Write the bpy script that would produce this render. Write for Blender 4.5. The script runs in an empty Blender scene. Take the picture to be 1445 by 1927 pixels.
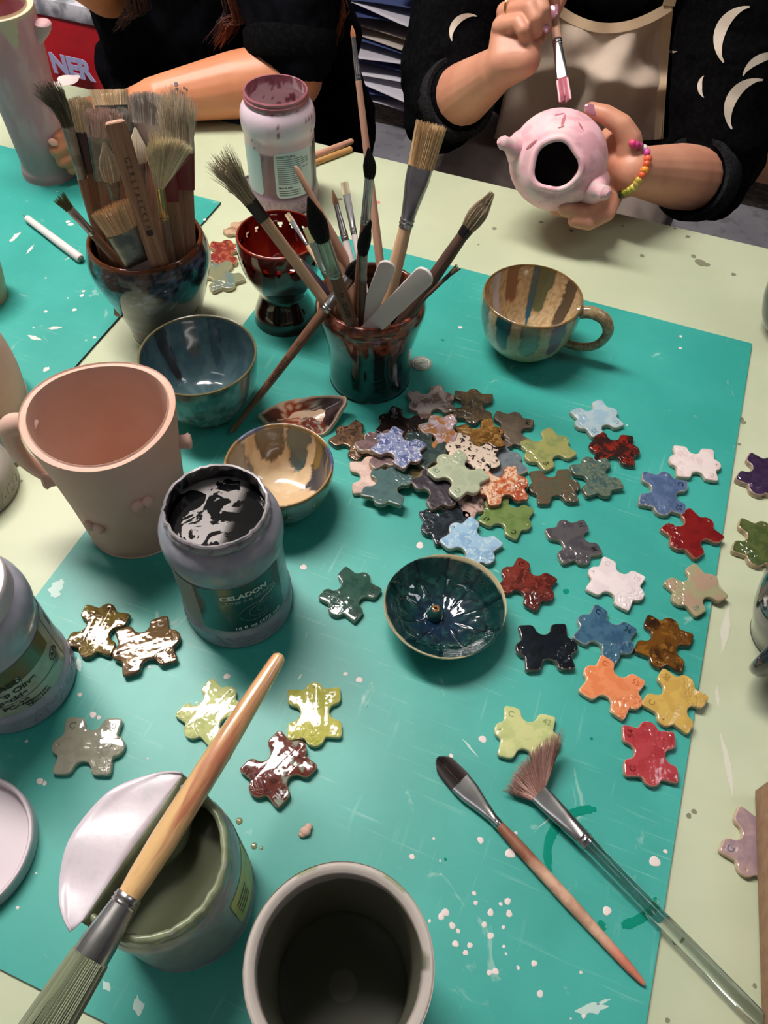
import bpy, bmesh, math, random
from mathutils import Vector, Matrix, noise
from mathutils.bvhtree import BVHTree
random.seed(7)
SC = bpy.context.scene
COL = SC.collection
V = Vector
PI = math.pi

# ------------------------------------------------------------------ camera
FPX, CX, CY = 1450.0, 722.5, 963.5
TZ = 0.75                      # table top height
MT = 0.003                     # rubber mat thickness
_p, _r = math.radians(53.8), math.radians(2.54)
CF = V((0, math.cos(_p), -math.sin(_p)))
_r0, _u0 = V((1, 0, 0)), V((0, math.sin(_p), math.cos(_p)))
CR = _r0 * math.cos(_r) + _u0 * math.sin(_r)
CU = _u0 * math.cos(_r) - _r0 * math.sin(_r)
CC = V((0, 0, TZ + 0.60))

def ray(x, y):
    return CF + CR * ((x - CX) / FPX) - CU * ((y - CY) / FPX)
def P(x, y, z=0.0):            # point of the plane z above the table top
    d = ray(x, y)
    return CC + d * ((TZ + z - CC.z) / d.z)
def PY(x, y, Y):               # point of the upright plane y = Y
    d = ray(x, y)
    return CC + d * (Y / d.y)
def W(x, y, Z):                # point at a distance Z in front of the camera
    return CC + ray(x, y) * Z
def on_line(x, y, A, B):       # fraction along AB seen at a place of the photo
    d = ray(x, y).normalized(); e = B - A
    w = A - CC
    a, b, c = e.dot(e), e.dot(d), 1.0
    dd, ee = e.dot(w), d.dot(w)
    return (b * ee - c * dd) / (a * c - b * b)

cam = bpy.data.cameras.new('camera'); camo = bpy.data.objects.new('camera', cam); COL.objects.link(camo)
camo.matrix_world = Matrix(((CR.x, CU.x, -CF.x, CC.x), (CR.y, CU.y, -CF.y, CC.y), (CR.z, CU.z, -CF.z, CC.z), (0, 0, 0, 1)))
cam.sensor_fit = 'VERTICAL'; cam.sensor_height = 24.0; cam.lens = FPX * 24.0 / 1927.0
cam.clip_start = 0.01
SC.camera = camo

# room frame: EX along the far table edge (to the right), EY away from the viewer
EY = V((0.5915, 1.6917, 0)).normalized()
EX = V((EY.y, -EY.x, 0))
ROT = math.atan2(EX.y, EX.x)
def FR(a, b, z=0.0): return EX * a + EY * b + V((0, 0, z))
def fa(p): return p.dot(EX)
def fb(p): return p.dot(EY)

# ------------------------------------------------------------------ colours and materials
def lin(c):
    return tuple(((v / 255 / 12.92) if v / 255 <= 0.04045 else ((v / 255 + 0.055) / 1.055) ** 2.4) for v in c[:3]) + (1.0,)

class NT:
    def __init__(s, name):
        s.m = bpy.data.materials.new(name); s.m.use_nodes = True
        s.t = s.m.node_tree; s.t.nodes.clear()
        s.out = s.n('ShaderNodeOutputMaterial'); s.b = s.n('ShaderNodeBsdfPrincipled')
        s.l(s.b.outputs[0], s.out.inputs[0])
    def n(s, k, **kw):
        o = s.t.nodes.new(k)
        for a, b in kw.items(): setattr(o, a, b)
        return o
    def l(s, a, b): s.t.links.new(a, b)
    def math(s, op, a, b=None, c=None, clamp=False):
        o = s.n('ShaderNodeMath', operation=op, use_clamp=clamp)
        for i, v in enumerate((a, b, c)):
            if v is None: continue
            if isinstance(v, (int, float)): o.inputs[i].default_value = v
            else: s.l(v, o.inputs[i])
        return o.outputs[0]
    def mapr(s, v, a, b, c=0.0, d=1.0):
        o = s.n('ShaderNodeMapRange', interpolation_type='SMOOTHSTEP')
        s.l(v, o.inputs[0])
        for i, q in enumerate((a, b, c, d)): o.inputs[i + 1].default_value = q
        return o.outputs[0]
    def mix(s, f, a, b):
        o = s.n('ShaderNodeMix', data_type='RGBA')
        for sock, v in ((o.inputs[0], f), (o.inputs[6], a), (o.inputs[7], b)):
            if isinstance(v, (int, float)): sock.default_value = v
            elif isinstance(v, tuple): sock.default_value = v
            else: s.l(v, sock)
        return o.outputs[2]
    def coord(s, stretch=(1, 1, 1), loc=(0, 0, 0)):
        tc = s.n('ShaderNodeTexCoord'); mp = s.n('ShaderNodeMapping')
        mp.inputs['Scale'].default_value = stretch; mp.inputs['Location'].default_value = loc
        s.l(tc.outputs['Object'], mp.inputs[0]); return mp.outputs[0]
    def noise(s, co, scale, detail=4, dist=0.0, rough=0.55):
        o = s.n('ShaderNodeTexNoise'); o.inputs['Scale'].default_value = scale; o.inputs['Detail'].default_value = detail
        o.inputs['Distortion'].default_value = dist; o.inputs['Roughness'].default_value = rough
        s.l(co, o.inputs['Vector']); return o.outputs[0]
    def bump(s, h, strength, dist=0.001):
        o = s.n('ShaderNodeBump'); o.inputs['Strength'].default_value = strength; o.inputs['Distance'].default_value = dist
        s.l(h, o.inputs['Height']); s.l(o.outputs[0], s.b.inputs['Normal']); return o
    def set(s, **kw):
        for k, v in kw.items(): s.b.inputs[k.replace('_', ' ')].default_value = v

def mat(name, c, c2=None, scale=30, lo=0.4, hi=0.6, c3=None, rough=0.5, metal=0.0, coat=0.0, bump=0.0, bscale=80, bdist=0.001,
        stretch=(1, 1, 1), dist=0.0, detail=4, attr=False, trans=0.0, ior=1.5, sss=0.0, spec=None):
    k = NT(name)
    co = k.coord(stretch)
    col = lin(c)
    if attr:
        a = k.n('ShaderNodeVertexColor', layer_name='glaze'); col = a.outputs[0]
        if c2 is not None:
            f = k.mapr(k.noise(co, scale, detail, dist), lo, hi, 0.0, 0.5)
            col = k.mix(f, col, lin(c2))
    elif c2 is not None:
        f = k.mapr(k.noise(co, scale, detail, dist), lo, hi)
        col = k.mix(f, lin(c), lin(c2))
        if c3 is not None:
            g = k.mapr(k.noise(co, scale * 2.3, detail, dist), 0.52, 0.66)
            col = k.mix(g, col, lin(c3))
    if isinstance(col, tuple): k.b.inputs['Base Color'].default_value = col
    else: k.l(col, k.b.inputs['Base Color'])
    k.set(Roughness=rough, Metallic=metal)
    k.b.inputs['Coat Weight'].default_value = coat; k.b.inputs['Coat Roughness'].default_value = 0.04
    k.b.inputs['Transmission Weight'].default_value = trans; k.b.inputs['IOR'].default_value = ior
    if spec is not None: k.b.inputs['Specular IOR Level'].default_value = spec
    if sss:
        k.b.inputs['Subsurface Weight'].default_value = sss; k.b.inputs['Subsurface Radius'].default_value = (0.012, 0.005, 0.003)
        k.b.inputs['Subsurface Scale'].default_value = 0.5
    if bump: k.bump(k.noise(co, bscale, 3), bump, bdist)
    return k.m

def wood(name, c, c2, scale=6, rough=0.55, grain=40, coat=0.0):
    return mat(name, c, c2, scale=grain, lo=0.35, hi=0.65, rough=rough, stretch=(6, 6, 0.35), dist=0.6, coat=coat, bump=0.15, bscale=grain * 2)

def glaze_tile(name, c1, c2=None, scale=90, lo=0.45, hi=0.6, edge=(205, 185, 155), ef=0.6, rough=0.08, bump=0.35, metal=0.0, c3=None, clay=(196, 170, 138), cells=0.0, seed=0):
    k = NT(name); co = k.coord(loc=(seed * 0.37, seed * 0.61, seed * 0.13)); raw = k.n('ShaderNodeTexCoord')
    col = lin(c1)
    if c2 is not None: col = k.mix(k.mapr(k.noise(co, scale, 5, 0.4), lo, hi), lin(c1), lin(c2))
    if c3 is not None: col = k.mix(k.mapr(k.noise(co, scale * 2.1, 4, 0.8), 0.53, 0.6), col, lin(c3))
    sx = k.n('ShaderNodeSeparateXYZ'); k.l(raw.outputs['Object'], sx.inputs[0])
    nz = k.n('ShaderNodeSeparateXYZ'); k.l(raw.outputs['Normal'], nz.inputs[0])
    # pressed pattern in one corner of the tile
    corner = k.mapr(k.math('SUBTRACT', sx.outputs[0], sx.outputs[1]), 0.012, 0.02)
    vo = k.n('ShaderNodeTexVoronoi', feature='DISTANCE_TO_EDGE'); vo.inputs['Scale'].default_value = 190
    k.l(co, vo.inputs['Vector'])
    line = k.mapr(vo.outputs['Distance'], 0.02, 0.22)
    rel = k.math('MULTIPLY', k.math('SUBTRACT', line, 1.0), corner)
    if cells:
        col = k.mix(k.math('MULTIPLY', k.math('MULTIPLY', k.math('SUBTRACT', 1.0, line), corner), cells), col, lin(c2 or (30, 20, 15)))
    e = k.math('MULTIPLY', k.mapr(nz.outputs[2], 0.985, 0.80), ef)      # glaze breaks thin over the edge
    col = k.mix(e, col, lin(edge))
    cz = k.math('ADD', sx.outputs[2], k.math('MULTIPLY', k.noise(co, 260, 2), 0.002))
    bare = k.mapr(cz, 0.0030, 0.0024)
    col = k.mix(bare, col, lin(clay))
    k.l(col, k.b.inputs['Base Color'])
    k.l(k.mix(bare, (rough,) * 3 + (1,), (0.75, 0.75, 0.75, 1)), k.b.inputs['Roughness'])
    k.set(Metallic=metal)
    k.b.inputs['Coat Weight'].default_value = 0.6 if rough < 0.3 else 0.0; k.b.inputs['Coat Roughness'].default_value = 0.03
    h = k.math('ADD', k.math('MULTIPLY', k.noise(co, 75, 2), 0.9), k.math('MULTIPLY', rel, 0.55))
    k.bump(h, bump, 0.004)
    return k.m

def emit(name, c, s):
    k = NT(name); k.b.inputs['Base Color'].default_value = lin(c)
    k.b.inputs['Emission Color'].default_value = lin(c); k.b.inputs['Emission Strength'].default_value = s
    return k.m

# ------------------------------------------------------------------ objects
def tag(o, label=None, cat=None, group=None, kind=None):
    if label: o['label'] = label
    if cat: o['category'] = cat
    if group: o['group'] = group
    if kind: o['kind'] = kind
    return o
def thing(name, label, cat, M=None, group=None):
    o = bpy.data.objects.new(name, None); COL.objects.link(o); o.empty_display_size = 0.02
    if M is not None: o.matrix_world = M if isinstance(M, Matrix) else Matrix.Translation(V(M))
    return tag(o, label, cat, group)
def build(name, data, m, parent=None, M=None, smooth=True, angle=40, label=None):
    Vs, Fs = data[0], data[1]
    me = bpy.data.meshes.new(name); me.from_pydata([tuple(v) for v in Vs], [], Fs); me.update()
    bm = bmesh.new(); bm.from_mesh(me); bmesh.ops.recalc_face_normals(bm, faces=bm.faces); bm.to_mesh(me); bm.free()
    if len(data) > 2 and data[2]:
        ca = me.color_attributes.new('glaze', 'FLOAT_COLOR', 'POINT')
        flat = []
        for c in data[2]: flat.extend(c)
        ca.data.foreach_set('color', flat)
    if smooth:
        me.polygons.foreach_set('use_smooth', [True] * len(me.polygons))
        if angle: me.set_sharp_from_angle(angle=math.radians(angle))
    ms = m if isinstance(m, (list, tuple)) else [m]
    for q in ms: me.materials.append(q)
    if len(data) > 3 and data[3]: me.polygons.foreach_set('material_index', data[3])
    o = bpy.data.objects.new(name, me); COL.objects.link(o)
    if parent: o.parent = parent
    if M is not None: o.matrix_basis = M
    if label: o['label'] = label
    return o
def cat_(*ds):
    Vs, Fs, Cs, Ms = [], [], [], []
    for i, d in enumerate(ds):
        k = len(Vs); Vs += list(d[0]); Fs += [tuple(j + k for j in f) for f in d[1]]
        if len(d) > 2 and d[2]: Cs += list(d[2])
        if len(d) > 3 and d[3]: Ms += list(d[3])
    return Vs, Fs, (Cs if len(Cs) == len(Vs) else None), (Ms if len(Ms) == len(Fs) else None)
def xf(d, M): return ([M @ V(v) for v in d[0]],) + tuple(d[1:])
def box(x0, x1, y0, y1, z0, z1):
    return ([V((x, y, z)) for z in (z0, z1) for y in (y0, y1) for x in (x0, x1)],
            [(0, 1, 3, 2), (4, 6, 7, 5), (0, 4, 5, 1), (1, 5, 7, 3), (3, 7, 6, 2), (2, 6, 4, 0)])
def bevel(d, r, seg=2):
    me = bpy.data.meshes.new('t'); me.from_pydata([tuple(v) for v in d[0]], [], d[1])
    bm = bmesh.new(); bm.from_mesh(me)
    bmesh.ops.recalc_face_normals(bm, faces=bm.faces)
    bmesh.ops.bevel(bm, geom=list(bm.edges), offset=r, segments=seg, affect='EDGES', profile=0.5)
    bm.to_mesh(me); bm.free()
    out = ([v.co.copy() for v in me.vertices], [tuple(p.vertices) for p in me.polygons]); bpy.data.meshes.remove(me); return out
def loft(secs, seg=20, cap=True):
    # secs: (centre, xaxis, yaxis, rx, ry, power)
    Vs, Fs = [], []
    for (c, ax, ay, rx, ry, pw) in secs:
        for i in range(seg):
            t = 2 * PI * i / seg; ct, st = math.cos(t), math.sin(t)
            x = math.copysign(abs(ct) ** (2 / pw), ct) * rx; y = math.copysign(abs(st) ** (2 / pw), st) * ry
            Vs.append(c + ax * x + ay * y)
    for s in range(len(secs) - 1):
        for i in range(seg):
            j = (i + 1) % seg
            Fs.append((s * seg + i, s * seg + j, (s + 1) * seg + j, (s + 1) * seg + i))
    if cap:
        Fs.append(tuple(range(seg - 1, -1, -1))); Fs.append(tuple(range((len(secs) - 1) * seg, len(secs) * seg)))
    return Vs, Fs
XA, YA, ZA = V((1, 0, 0)), V((0, 1, 0)), V((0, 0, 1))
def zloft(secs, seg=20, cap=True):     # (z, rx, ry, power[, x, y])
    return loft([(V((s[4] if len(s) > 4 else 0, s[5] if len(s) > 5 else 0, s[0])), XA, YA, s[1], s[2], s[3]) for s in secs], seg, cap)
def tube(pts, rad, seg=12, flat=1.0, up=None):
    pts = [V(p) for p in pts]; n = len(pts); secs = []
    prev = V(up) if up else None
    for i in range(n):
        t = (pts[min(i + 1, n - 1)] - pts[max(i - 1, 0)]).normalized()
        if prev is None: prev = t.orthogonal()
        ax = (prev - t * prev.dot(t)).normalized(); prev = ax
        r = rad[i] if isinstance(rad, (list, tuple)) else rad
        secs.append((pts[i], ax, t.cross(ax), r, r * flat, 2))
    return loft(secs, seg)
def spline(pts, n=8):
    pts = [V(p) for p in pts]; q = [pts[0] * 2 - pts[1]] + pts + [pts[-1] * 2 - pts[-2]]; out = []
    for i in range(1, len(q) - 2):
        for k in range(n):
            t = k / n; a, b, c, d = q[i - 1], q[i], q[i + 1], q[i + 2]
            out.append(0.5 * ((2 * b) + (c - a) * t + (2 * a - 5 * b + 4 * c - d) * t * t + (3 * b - a - 3 * c + d) * t ** 3))
    return out + [pts[-1]]
def lathe(prof, seg=96, step=0.003, col=None, rf=None, zf=None, soft=True):
    pts = []
    pr = [V((a, b, 0)) for a, b in prof]
    if soft: pr = spline(pr, 6)
    for i in range(len(pr) - 1):
        L = (pr[i + 1] - pr[i]).length; n = max(1, int(L / step))
        for k in range(n): pts.append(pr[i].lerp(pr[i + 1], k / n))
    pts.append(pr[-1])
    Vs, Fs, Cs = [], [], []
    m = len(pts); imax = max(range(m), key=lambda i: pts[i].y)
    for i, q in enumerate(pts):
        for k in range(seg):
            t = 2 * PI * k / seg; r = max(q.x, 0.0); z = q.y
            if rf: r = rf(r, t, z)
            if zf: z = z + zf(r, t, z)
            Vs.append(V((r * math.cos(t), r * math.sin(t), z)))
            if col: Cs.append(lin(col(t, z, i > imax, r)))
    for i in range(m - 1):
        for k in range(seg):
            j = (k + 1) % seg; Fs.append((i * seg + k, i * seg + j, (i + 1) * seg + j, (i + 1) * seg + k))
    Fs.append(tuple(range(seg - 1, -1, -1))); Fs.append(tuple(range((m - 1) * seg, m * seg)))
    return Vs, Fs, (Cs or None)
def disc(r, z, seg=64, r2=None):
    Vs = [V((r * math.cos(2 * PI * i / seg), (r2 or r) * math.sin(2 * PI * i / seg), z)) for i in range(seg)]
    return Vs, [tuple(range(seg))]
def blob(c, r, seg=16, flat=0.12, wob=0.15):       # a drop lying on a surface
    c = V(c); secs = []; ph = random.random() * 9
    Vs, Fs = [], []
    for s, (k, h) in enumerate(((1, 0), (0.92, 0.55), (0.55, 0.95), (0.05, 1.0))):
        for i in range(seg):
            t = 2 * PI * i / seg; q = r * k * (1 + wob * math.sin(2 * t + ph) * 0.6 + wob * math.sin(3 * t + ph * 2) * 0.5)
            Vs.append(c + V((q * math.cos(t), q * math.sin(t), h * r * flat)))
    for s in range(3):
        for i in range(seg):
            j = (i + 1) % seg; Fs.append((s * seg + i, s * seg + j, (s + 1) * seg + j, (s + 1) * seg + i))
    Fs.append(tuple(range(3 * seg, 4 * seg))); return Vs, Fs
def ball(c, rx, ry=None, rz=None, n=12):
    bm = bmesh.new(); bmesh.ops.create_uvsphere(bm, u_segments=n * 2, v_segments=n, radius=1)
    d = ([V((v.co.x * rx, v.co.y * (ry or rx), v.co.z * (rz or rx))) + V(c) for v in bm.verts], [tuple(v.index for v in f.verts) for f in bm.faces]); bm.free(); return d
_tc = {}
def text(s, size=0.004, bold=0.0, align='CENTER', depth=0.0):
    key = (s, size, bold, align, depth)
    if key in _tc: return _tc[key]
    cu = bpy.data.curves.new('t', 'FONT'); cu.body = s; cu.size = size; cu.align_x = align; cu.align_y = 'CENTER'; cu.offset = bold; cu.extrude = depth
    o = bpy.data.objects.new('t', cu); COL.objects.link(o)
    dg = bpy.context.evaluated_depsgraph_get(); me = bpy.data.meshes.new_from_object(o.evaluated_get(dg))
    d = ([v.co.copy() for v in me.vertices], [tuple(p.vertices) for p in me.polygons])
    bpy.data.objects.remove(o); bpy.data.curves.remove(cu); bpy.data.meshes.remove(me)
    _tc[key] = d; return d
def wrap(d, r, ang, z, dz=0.0):        # lay flat lettering round an upright cylinder, centred on ang
    return ([V((( r + v.z) * math.cos(ang + v.x / r), (r + v.z) * math.sin(ang + v.x / r), z + v.y)) for v in d[0]],) + tuple(d[1:])
def rect_wrap(r, a0, a1, z0, z1, n=24, corner=0.0):
    Vs, Fs = [], []
    for i in range(n + 1):
        a = a0 + (a1 - a0) * i / n
        e = min(i, n - i) / n * abs(a1 - a0) * r
        c = corner - math.sqrt(max(0, corner ** 2 - max(0, corner - e) ** 2)) if corner else 0
        for z in (z0 + c, z1 - c): Vs.append(V((r * math.cos(a), r * math.sin(a), z)))
    for i in range(n): Fs.append((2 * i, 2 * i + 2, 2 * i + 3, 2 * i + 1))
    return Vs, Fs
def outline(loops, depth, bev=0.0, bseg=3):     # filled 2D outline with holes, extruded and rounded
    cu = bpy.data.curves.new('o', 'CURVE'); cu.dimensions = '2D'; cu.fill_mode = 'BOTH'; cu.extrude = depth / 2 - bev; cu.bevel_depth = bev; cu.bevel_resolution = bseg
    for lp in loops:
        s = cu.splines.new('POLY'); s.points.add(len(lp) - 1); s.use_cyclic_u = True
        for p, q in zip(s.points, lp): p.co = (q[0], q[1], 0, 1)
    o = bpy.data.objects.new('o', cu); COL.objects.link(o)
    dg = bpy.context.evaluated_depsgraph_get(); me = bpy.data.meshes.new_from_object(o.evaluated_get(dg))
    bm = bmesh.new(); bm.from_mesh(me); bmesh.ops.remove_doubles(bm, verts=bm.verts, dist=1e-6)
    d = ([v.co + V((0, 0, depth / 2)) for v in bm.verts], [tuple(v.index for v in f.verts) for f in bm.faces]); bm.free()
    bpy.data.objects.remove(o); bpy.data.curves.remove(cu); bpy.data.meshes.remove(me)
    return d
def fnoise(v, s): return noise.fractal(V(v) * s, 0.8, 2.0, 4)
def mixc(a, b, f):
    f = max(0.0, min(1.0, f)); return tuple(a[i] + (b[i] - a[i]) * f for i in range(3))
def sm(x, a, b):
    t = max(0.0, min(1.0, (x - a) / (b - a))); return t * t * (3 - 2 * t)
def flesh(parts, voxel, smooth=6):
    # parts: lists of (centre, radius) spheres; each list is wrapped in its hull, all are melted into one skin
    me0 = bpy.data.meshes.new('h'); bm = bmesh.new()
    for hull in parts:
        b2 = bmesh.new()
        for (c, r) in hull:
            rr = r if isinstance(r, (tuple, list)) else (r, r, r)
            bmesh.ops.create_icosphere(b2, subdivisions=3, radius=1, matrix=Matrix.Translation(V(c)) @ Matrix.Diagonal((*rr, 1)))
        if len(hull) > 1:
            g = bmesh.ops.convex_hull(b2, input=list(b2.verts), use_existing_faces=False)
            bmesh.ops.delete(b2, geom=[v for v in b2.verts if not v.link_faces or v in set(q for q in g['geom_interior'] if isinstance(q, bmesh.types.BMVert))], context='VERTS')
            hf = set(f for f in g['geom'] if isinstance(f, bmesh.types.BMFace) and f.is_valid)
            bmesh.ops.delete(b2, geom=[f for f in b2.faces if f not in hf], context='FACES')
        b2.to_mesh(me0); b2.free(); bm.from_mesh(me0)
    bpy.data.meshes.remove(me0)
    me = bpy.data.meshes.new('f'); bm.to_mesh(me); bm.free()
    o = bpy.data.objects.new('f', me); COL.objects.link(o)
    md = o.modifiers.new('r', 'REMESH'); md.mode = 'VOXEL'; md.voxel_size = voxel
    ms = o.modifiers.new('s', 'SMOOTH'); ms.iterations = smooth; ms.factor = 0.5
    dg = bpy.context.evaluated_depsgraph_get(); m2 = bpy.data.meshes.new_from_object(o.evaluated_get(dg))
    d = ([v.co.copy() for v in m2.vertices], [tuple(p.vertices) for p in m2.polygons])
    bpy.data.objects.remove(o); bpy.data.meshes.remove(me); bpy.data.meshes.remove(m2)
    return d
def chain(pts): return [[pts[i], pts[i + 1]] for i in range(len(pts) - 1)]
# ================================================================== setting
M_floor = mat('floor_concrete', (128, 128, 136), (146, 144, 150), scale=9, lo=0.3, hi=0.7, c3=(116, 114, 120), rough=0.6, bump=0.2, bscale=60)
M_wall = mat('wall_paint', (150, 148, 150), (140, 138, 142), scale=2, rough=0.85)
M_ceil = mat('ceiling_paint', (214, 212, 208), rough=0.9)
M_table = mat('table_paint', (193, 201, 170), (182, 192, 160), scale=7, lo=0.35, hi=0.7, c3=None, rough=0.42, bump=0.06, bscale=500, bdist=0.0003)
M_edge = mat('table_edge', (170, 178, 150), rough=0.5)
M_legs = mat('table_leg_steel', (70, 70, 72), rough=0.4, metal=0.8)
def mat_rubber():
    k = NT('mat_rubber'); co = k.coord(); st = k.coord(stretch=(1.5, 30, 1)); st2 = k.coord(stretch=(26, 2, 1), loc=(3, 1, 0))
    c = k.mix(k.mapr(k.noise(co, 9, 4), 0.35, 0.7), lin((46, 152, 140)), lin((58, 164, 152)))
    s1 = k.mapr(k.noise(st, 9, 5), 0.58, 0.78, 0, 0.45); s2 = k.mapr(k.noise(st2, 7, 5), 0.6, 0.8, 0, 0.4)
    mask = k.mapr(k.noise(co, 5, 2), 0.36, 0.58)
    c = k.mix(k.math('MULTIPLY', k.math('MAXIMUM', s1, s2), mask), c, lin((150, 205, 192)))
    c = k.mix(k.mapr(k.noise(co, 21, 6, 1.5), 0.66, 0.72, 0, 0.35), c, lin((190, 214, 204)))
    k.l(c, k.b.inputs['Base Color']); k.set(Roughness=0.42)
    k.bump(k.noise(co, 500, 2), 0.06, 0.0004)
    return k.m
M_mat = mat_rubber()
M_matside = mat('mat_core', (22, 34, 32), rough=0.7)
M_matside2 = mat('mat_side', (32, 120, 106), rough=0.7)
M_splat = mat('dried_glaze_drop', (222, 208, 204), rough=0.5)
M_wet = mat('wet_green_glaze', (10, 134, 112), rough=0.12)

RMAT = Matrix.Rotation(ROT, 4, 'Z')
def frame_obj(name, a0, a1, b0, b1, z0, z1, m, kind=None, bev=0.0, parent=None):
    c = FR((a0 + a1) / 2, (b0 + b1) / 2, z0)
    d = box(-(a1 - a0) / 2, (a1 - a0) / 2, -(b1 - b0) / 2, (b1 - b0) / 2, 0, z1 - z0)
    if bev: d = bevel(d, bev)
    o = build(name, d, m, parent, Matrix.Translation(c) @ RMAT)
    if kind: o['kind'] = kind
    return o
RA0, RA1, RB0, RB1, RH = -2.6, 3.0, -2.0, 3.2, 2.75
frame_obj('floor', RA0, RA1, RB0, RB1, -0.1, 0.0, M_floor, 'structure')
frame_obj('ceiling', RA0, RA1, RB0, RB1, RH, RH + 0.1, M_ceil, 'structure')
frame_obj('wall_back', RA0, RA1, RB1, RB1 + 0.1, 0, RH, M_wall, 'structure')
frame_obj('wall_front', RA0, RA1, RB0 - 0.1, RB0, 0, RH, M_wall, 'structure')
frame_obj('wall_left', RA0 - 0.1, RA0, RB0, RB1, 0, RH, M_wall, 'structure')
frame_obj('wall_right', RA1, RA1 + 0.1, RB0, RB1, 0, RH, M_wall, 'structure')

# ceiling lamps
M_lampframe = mat('lamp_frame', (225, 225, 222), rough=0.4)
def lamp(label, a, b, la, lb, s, c=(255, 247, 238)):
    r = thing('ceiling_light', label, 'ceiling light', Matrix.Translation(FR(a, b, RH - 0.07)) @ RMAT, group='ceiling lights of the workshop')
    fr = cat_(box(-la / 2 - .03, la / 2 + .03, -lb / 2 - .03, lb / 2 + .03, 0.03, 0.07))
    build('lamp_housing', bevel(fr, 0.008), M_lampframe, r)
    build('diffuser', bevel(box(-la / 2, la / 2, -lb / 2, lb / 2, 0.0, 0.028), 0.006), emit('lamp_light_%s' % len(bpy.data.materials), c, s), r)
KEY = V((-0.74, 1.10, 0))
lamp('long ceiling light over the far left of the table', fa(KEY), fb(KEY), 1.35, 0.26, 36.0, (255, 246, 240))
lamp('ceiling light over the right end of the table', 1.5, 0.9, 1.35, 0.26, 3.6, (246, 247, 255))  # unseen weak lamp, added as fill beside the key light
lamp('ceiling light behind the viewer', -0.9, -1.1, 1.35, 0.26, 1.8, (246, 247, 255))  # another unseen lamp, added only to fill the shadows
LAMP_NOTE = None

# ------------------------------------------------------------------ table
pe = P(950, 351); TB1 = fb(pe)
TB0, TA0, TA1 = TB1 - 1.28, -1.45, 1.35
tab = thing('work_table', 'large pale sage green work table covered with ceramics and brushes', 'table', Matrix.Translation(FR((TA0 + TA1) / 2, (TB0 + TB1) / 2, 0)) @ RMAT)
hw, hd = (TA1 - TA0) / 2, (TB1 - TB0) / 2
build('tabletop', bevel(box(-hw, hw, -hd, hd, TZ - 0.028, TZ), 0.002), M_table, tab)
for sx in (-1, 1):
    for sy in (-1, 1):
        build('leg', bevel(box(sx * (hw - .12) - .025, sx * (hw - .12) + .025, sy * (hd - .12) - .025, sy * (hd - .12) + .025, 0, TZ - 0.028), 0.004), M_legs, tab)
# stains on the paint of the table
def stain(lst, z, flat=0.02):
    ds = []
    for (x, y, r) in lst:
        d = blob((0, 0, 0), r, 14, flat, 0.35); ds.append(xf(d, Matrix.Translation(P(x, y, z))))
    return cat_(*ds)
TINV = tab.matrix_world.inverted() if False else (Matrix.Translation(FR((TA0 + TA1) / 2, (TB0 + TB1) / 2, 0)) @ RMAT).inverted()
def splat_on(lst, name, m, parent, inv, z, flat=0.03, wob=0.14):
    for (x, y, r) in lst:
        build(name, blob((0, 0, 0), r, 14, flat, wob), m, parent, inv @ Matrix.Translation(P(x, y, z)))
def each_on(ds, name, m, parent, inv):
    for d in ds: build(name, xf(d, inv), m, parent)
def streak(a, b, w, z, m=None):
    A, B = P(*a, z), P(*b, z); d = (B - A).normalized(); s = V((-d.y, d.x, 0)); n = 8; Vs, Fs = [], []
    for i in range(n + 1):
        t = i / n; c = A.lerp(B, t) + s * random.uniform(-.2, .2) * w; h = w * math.sin(PI * min(.97, max(.05, t))) * random.uniform(.6, 1.1)
        Vs += [c - s * h, c + s * h]
    for i in range(n): Fs.append((2 * i, 2 * i + 1, 2 * i + 3, 2 * i + 2))
    return Vs, Fs
M_darkspot = mat('dark_paint_spot', (122, 124, 100), rough=0.6)
splat_on([(128, 150, .017), (112, 158, .010), (140, 146, .009)], 'white_paint_patch', M_splat, tab, TINV, 0.0003)
splat_on([(710, 381, .004)], 'pink_paint_drop', mat('pink_drop', (206, 130, 132), rough=.5), tab, TINV, 0.0003)
splat_on([(1305, 482, .0035), (1318, 494, .007), (1330, 498, .004), (1208, 481, .003), (1352, 650, .003), (1393, 788, .004), (1399, 795, .003), (1391, 836, .002),
          (1171, 425, .002), (1294, 445, .003), (1380, 516, .003), (1270, 430, .002), (1296, 1535, .002), (1306, 1527, .002), (1398, 1532, .0018), (1269, 1773, .0018), (1283, 1767, .001),
          (930, 430, .003), (1018, 418, .003), (1075, 434, .003), (40, 905, .0016), (120, 930, .001), (1340, 655, .0012), (1357, 655, .001), (1364, 662, .0012), (1376, 660, .001), (1362, 640, .0012), (1384, 664, .001),
          (1420, 1855, .0015), (1256, 1920, .0016), (640, 375, .003), (900, 460, .0015)], 'dark_paint_speck', M_darkspot, tab, TINV, 0.0003)
each_on([streak((1371, 1140), (1358, 1230), .004, .0004), streak((1357, 1380), (1380, 1500), .003, .0004), streak((1348, 1290), (1352, 1330), .002, .0004)], 'pale_paint_streak', mat('pale_streak', (205, 205, 188), rough=.5), tab, TINV)

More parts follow.
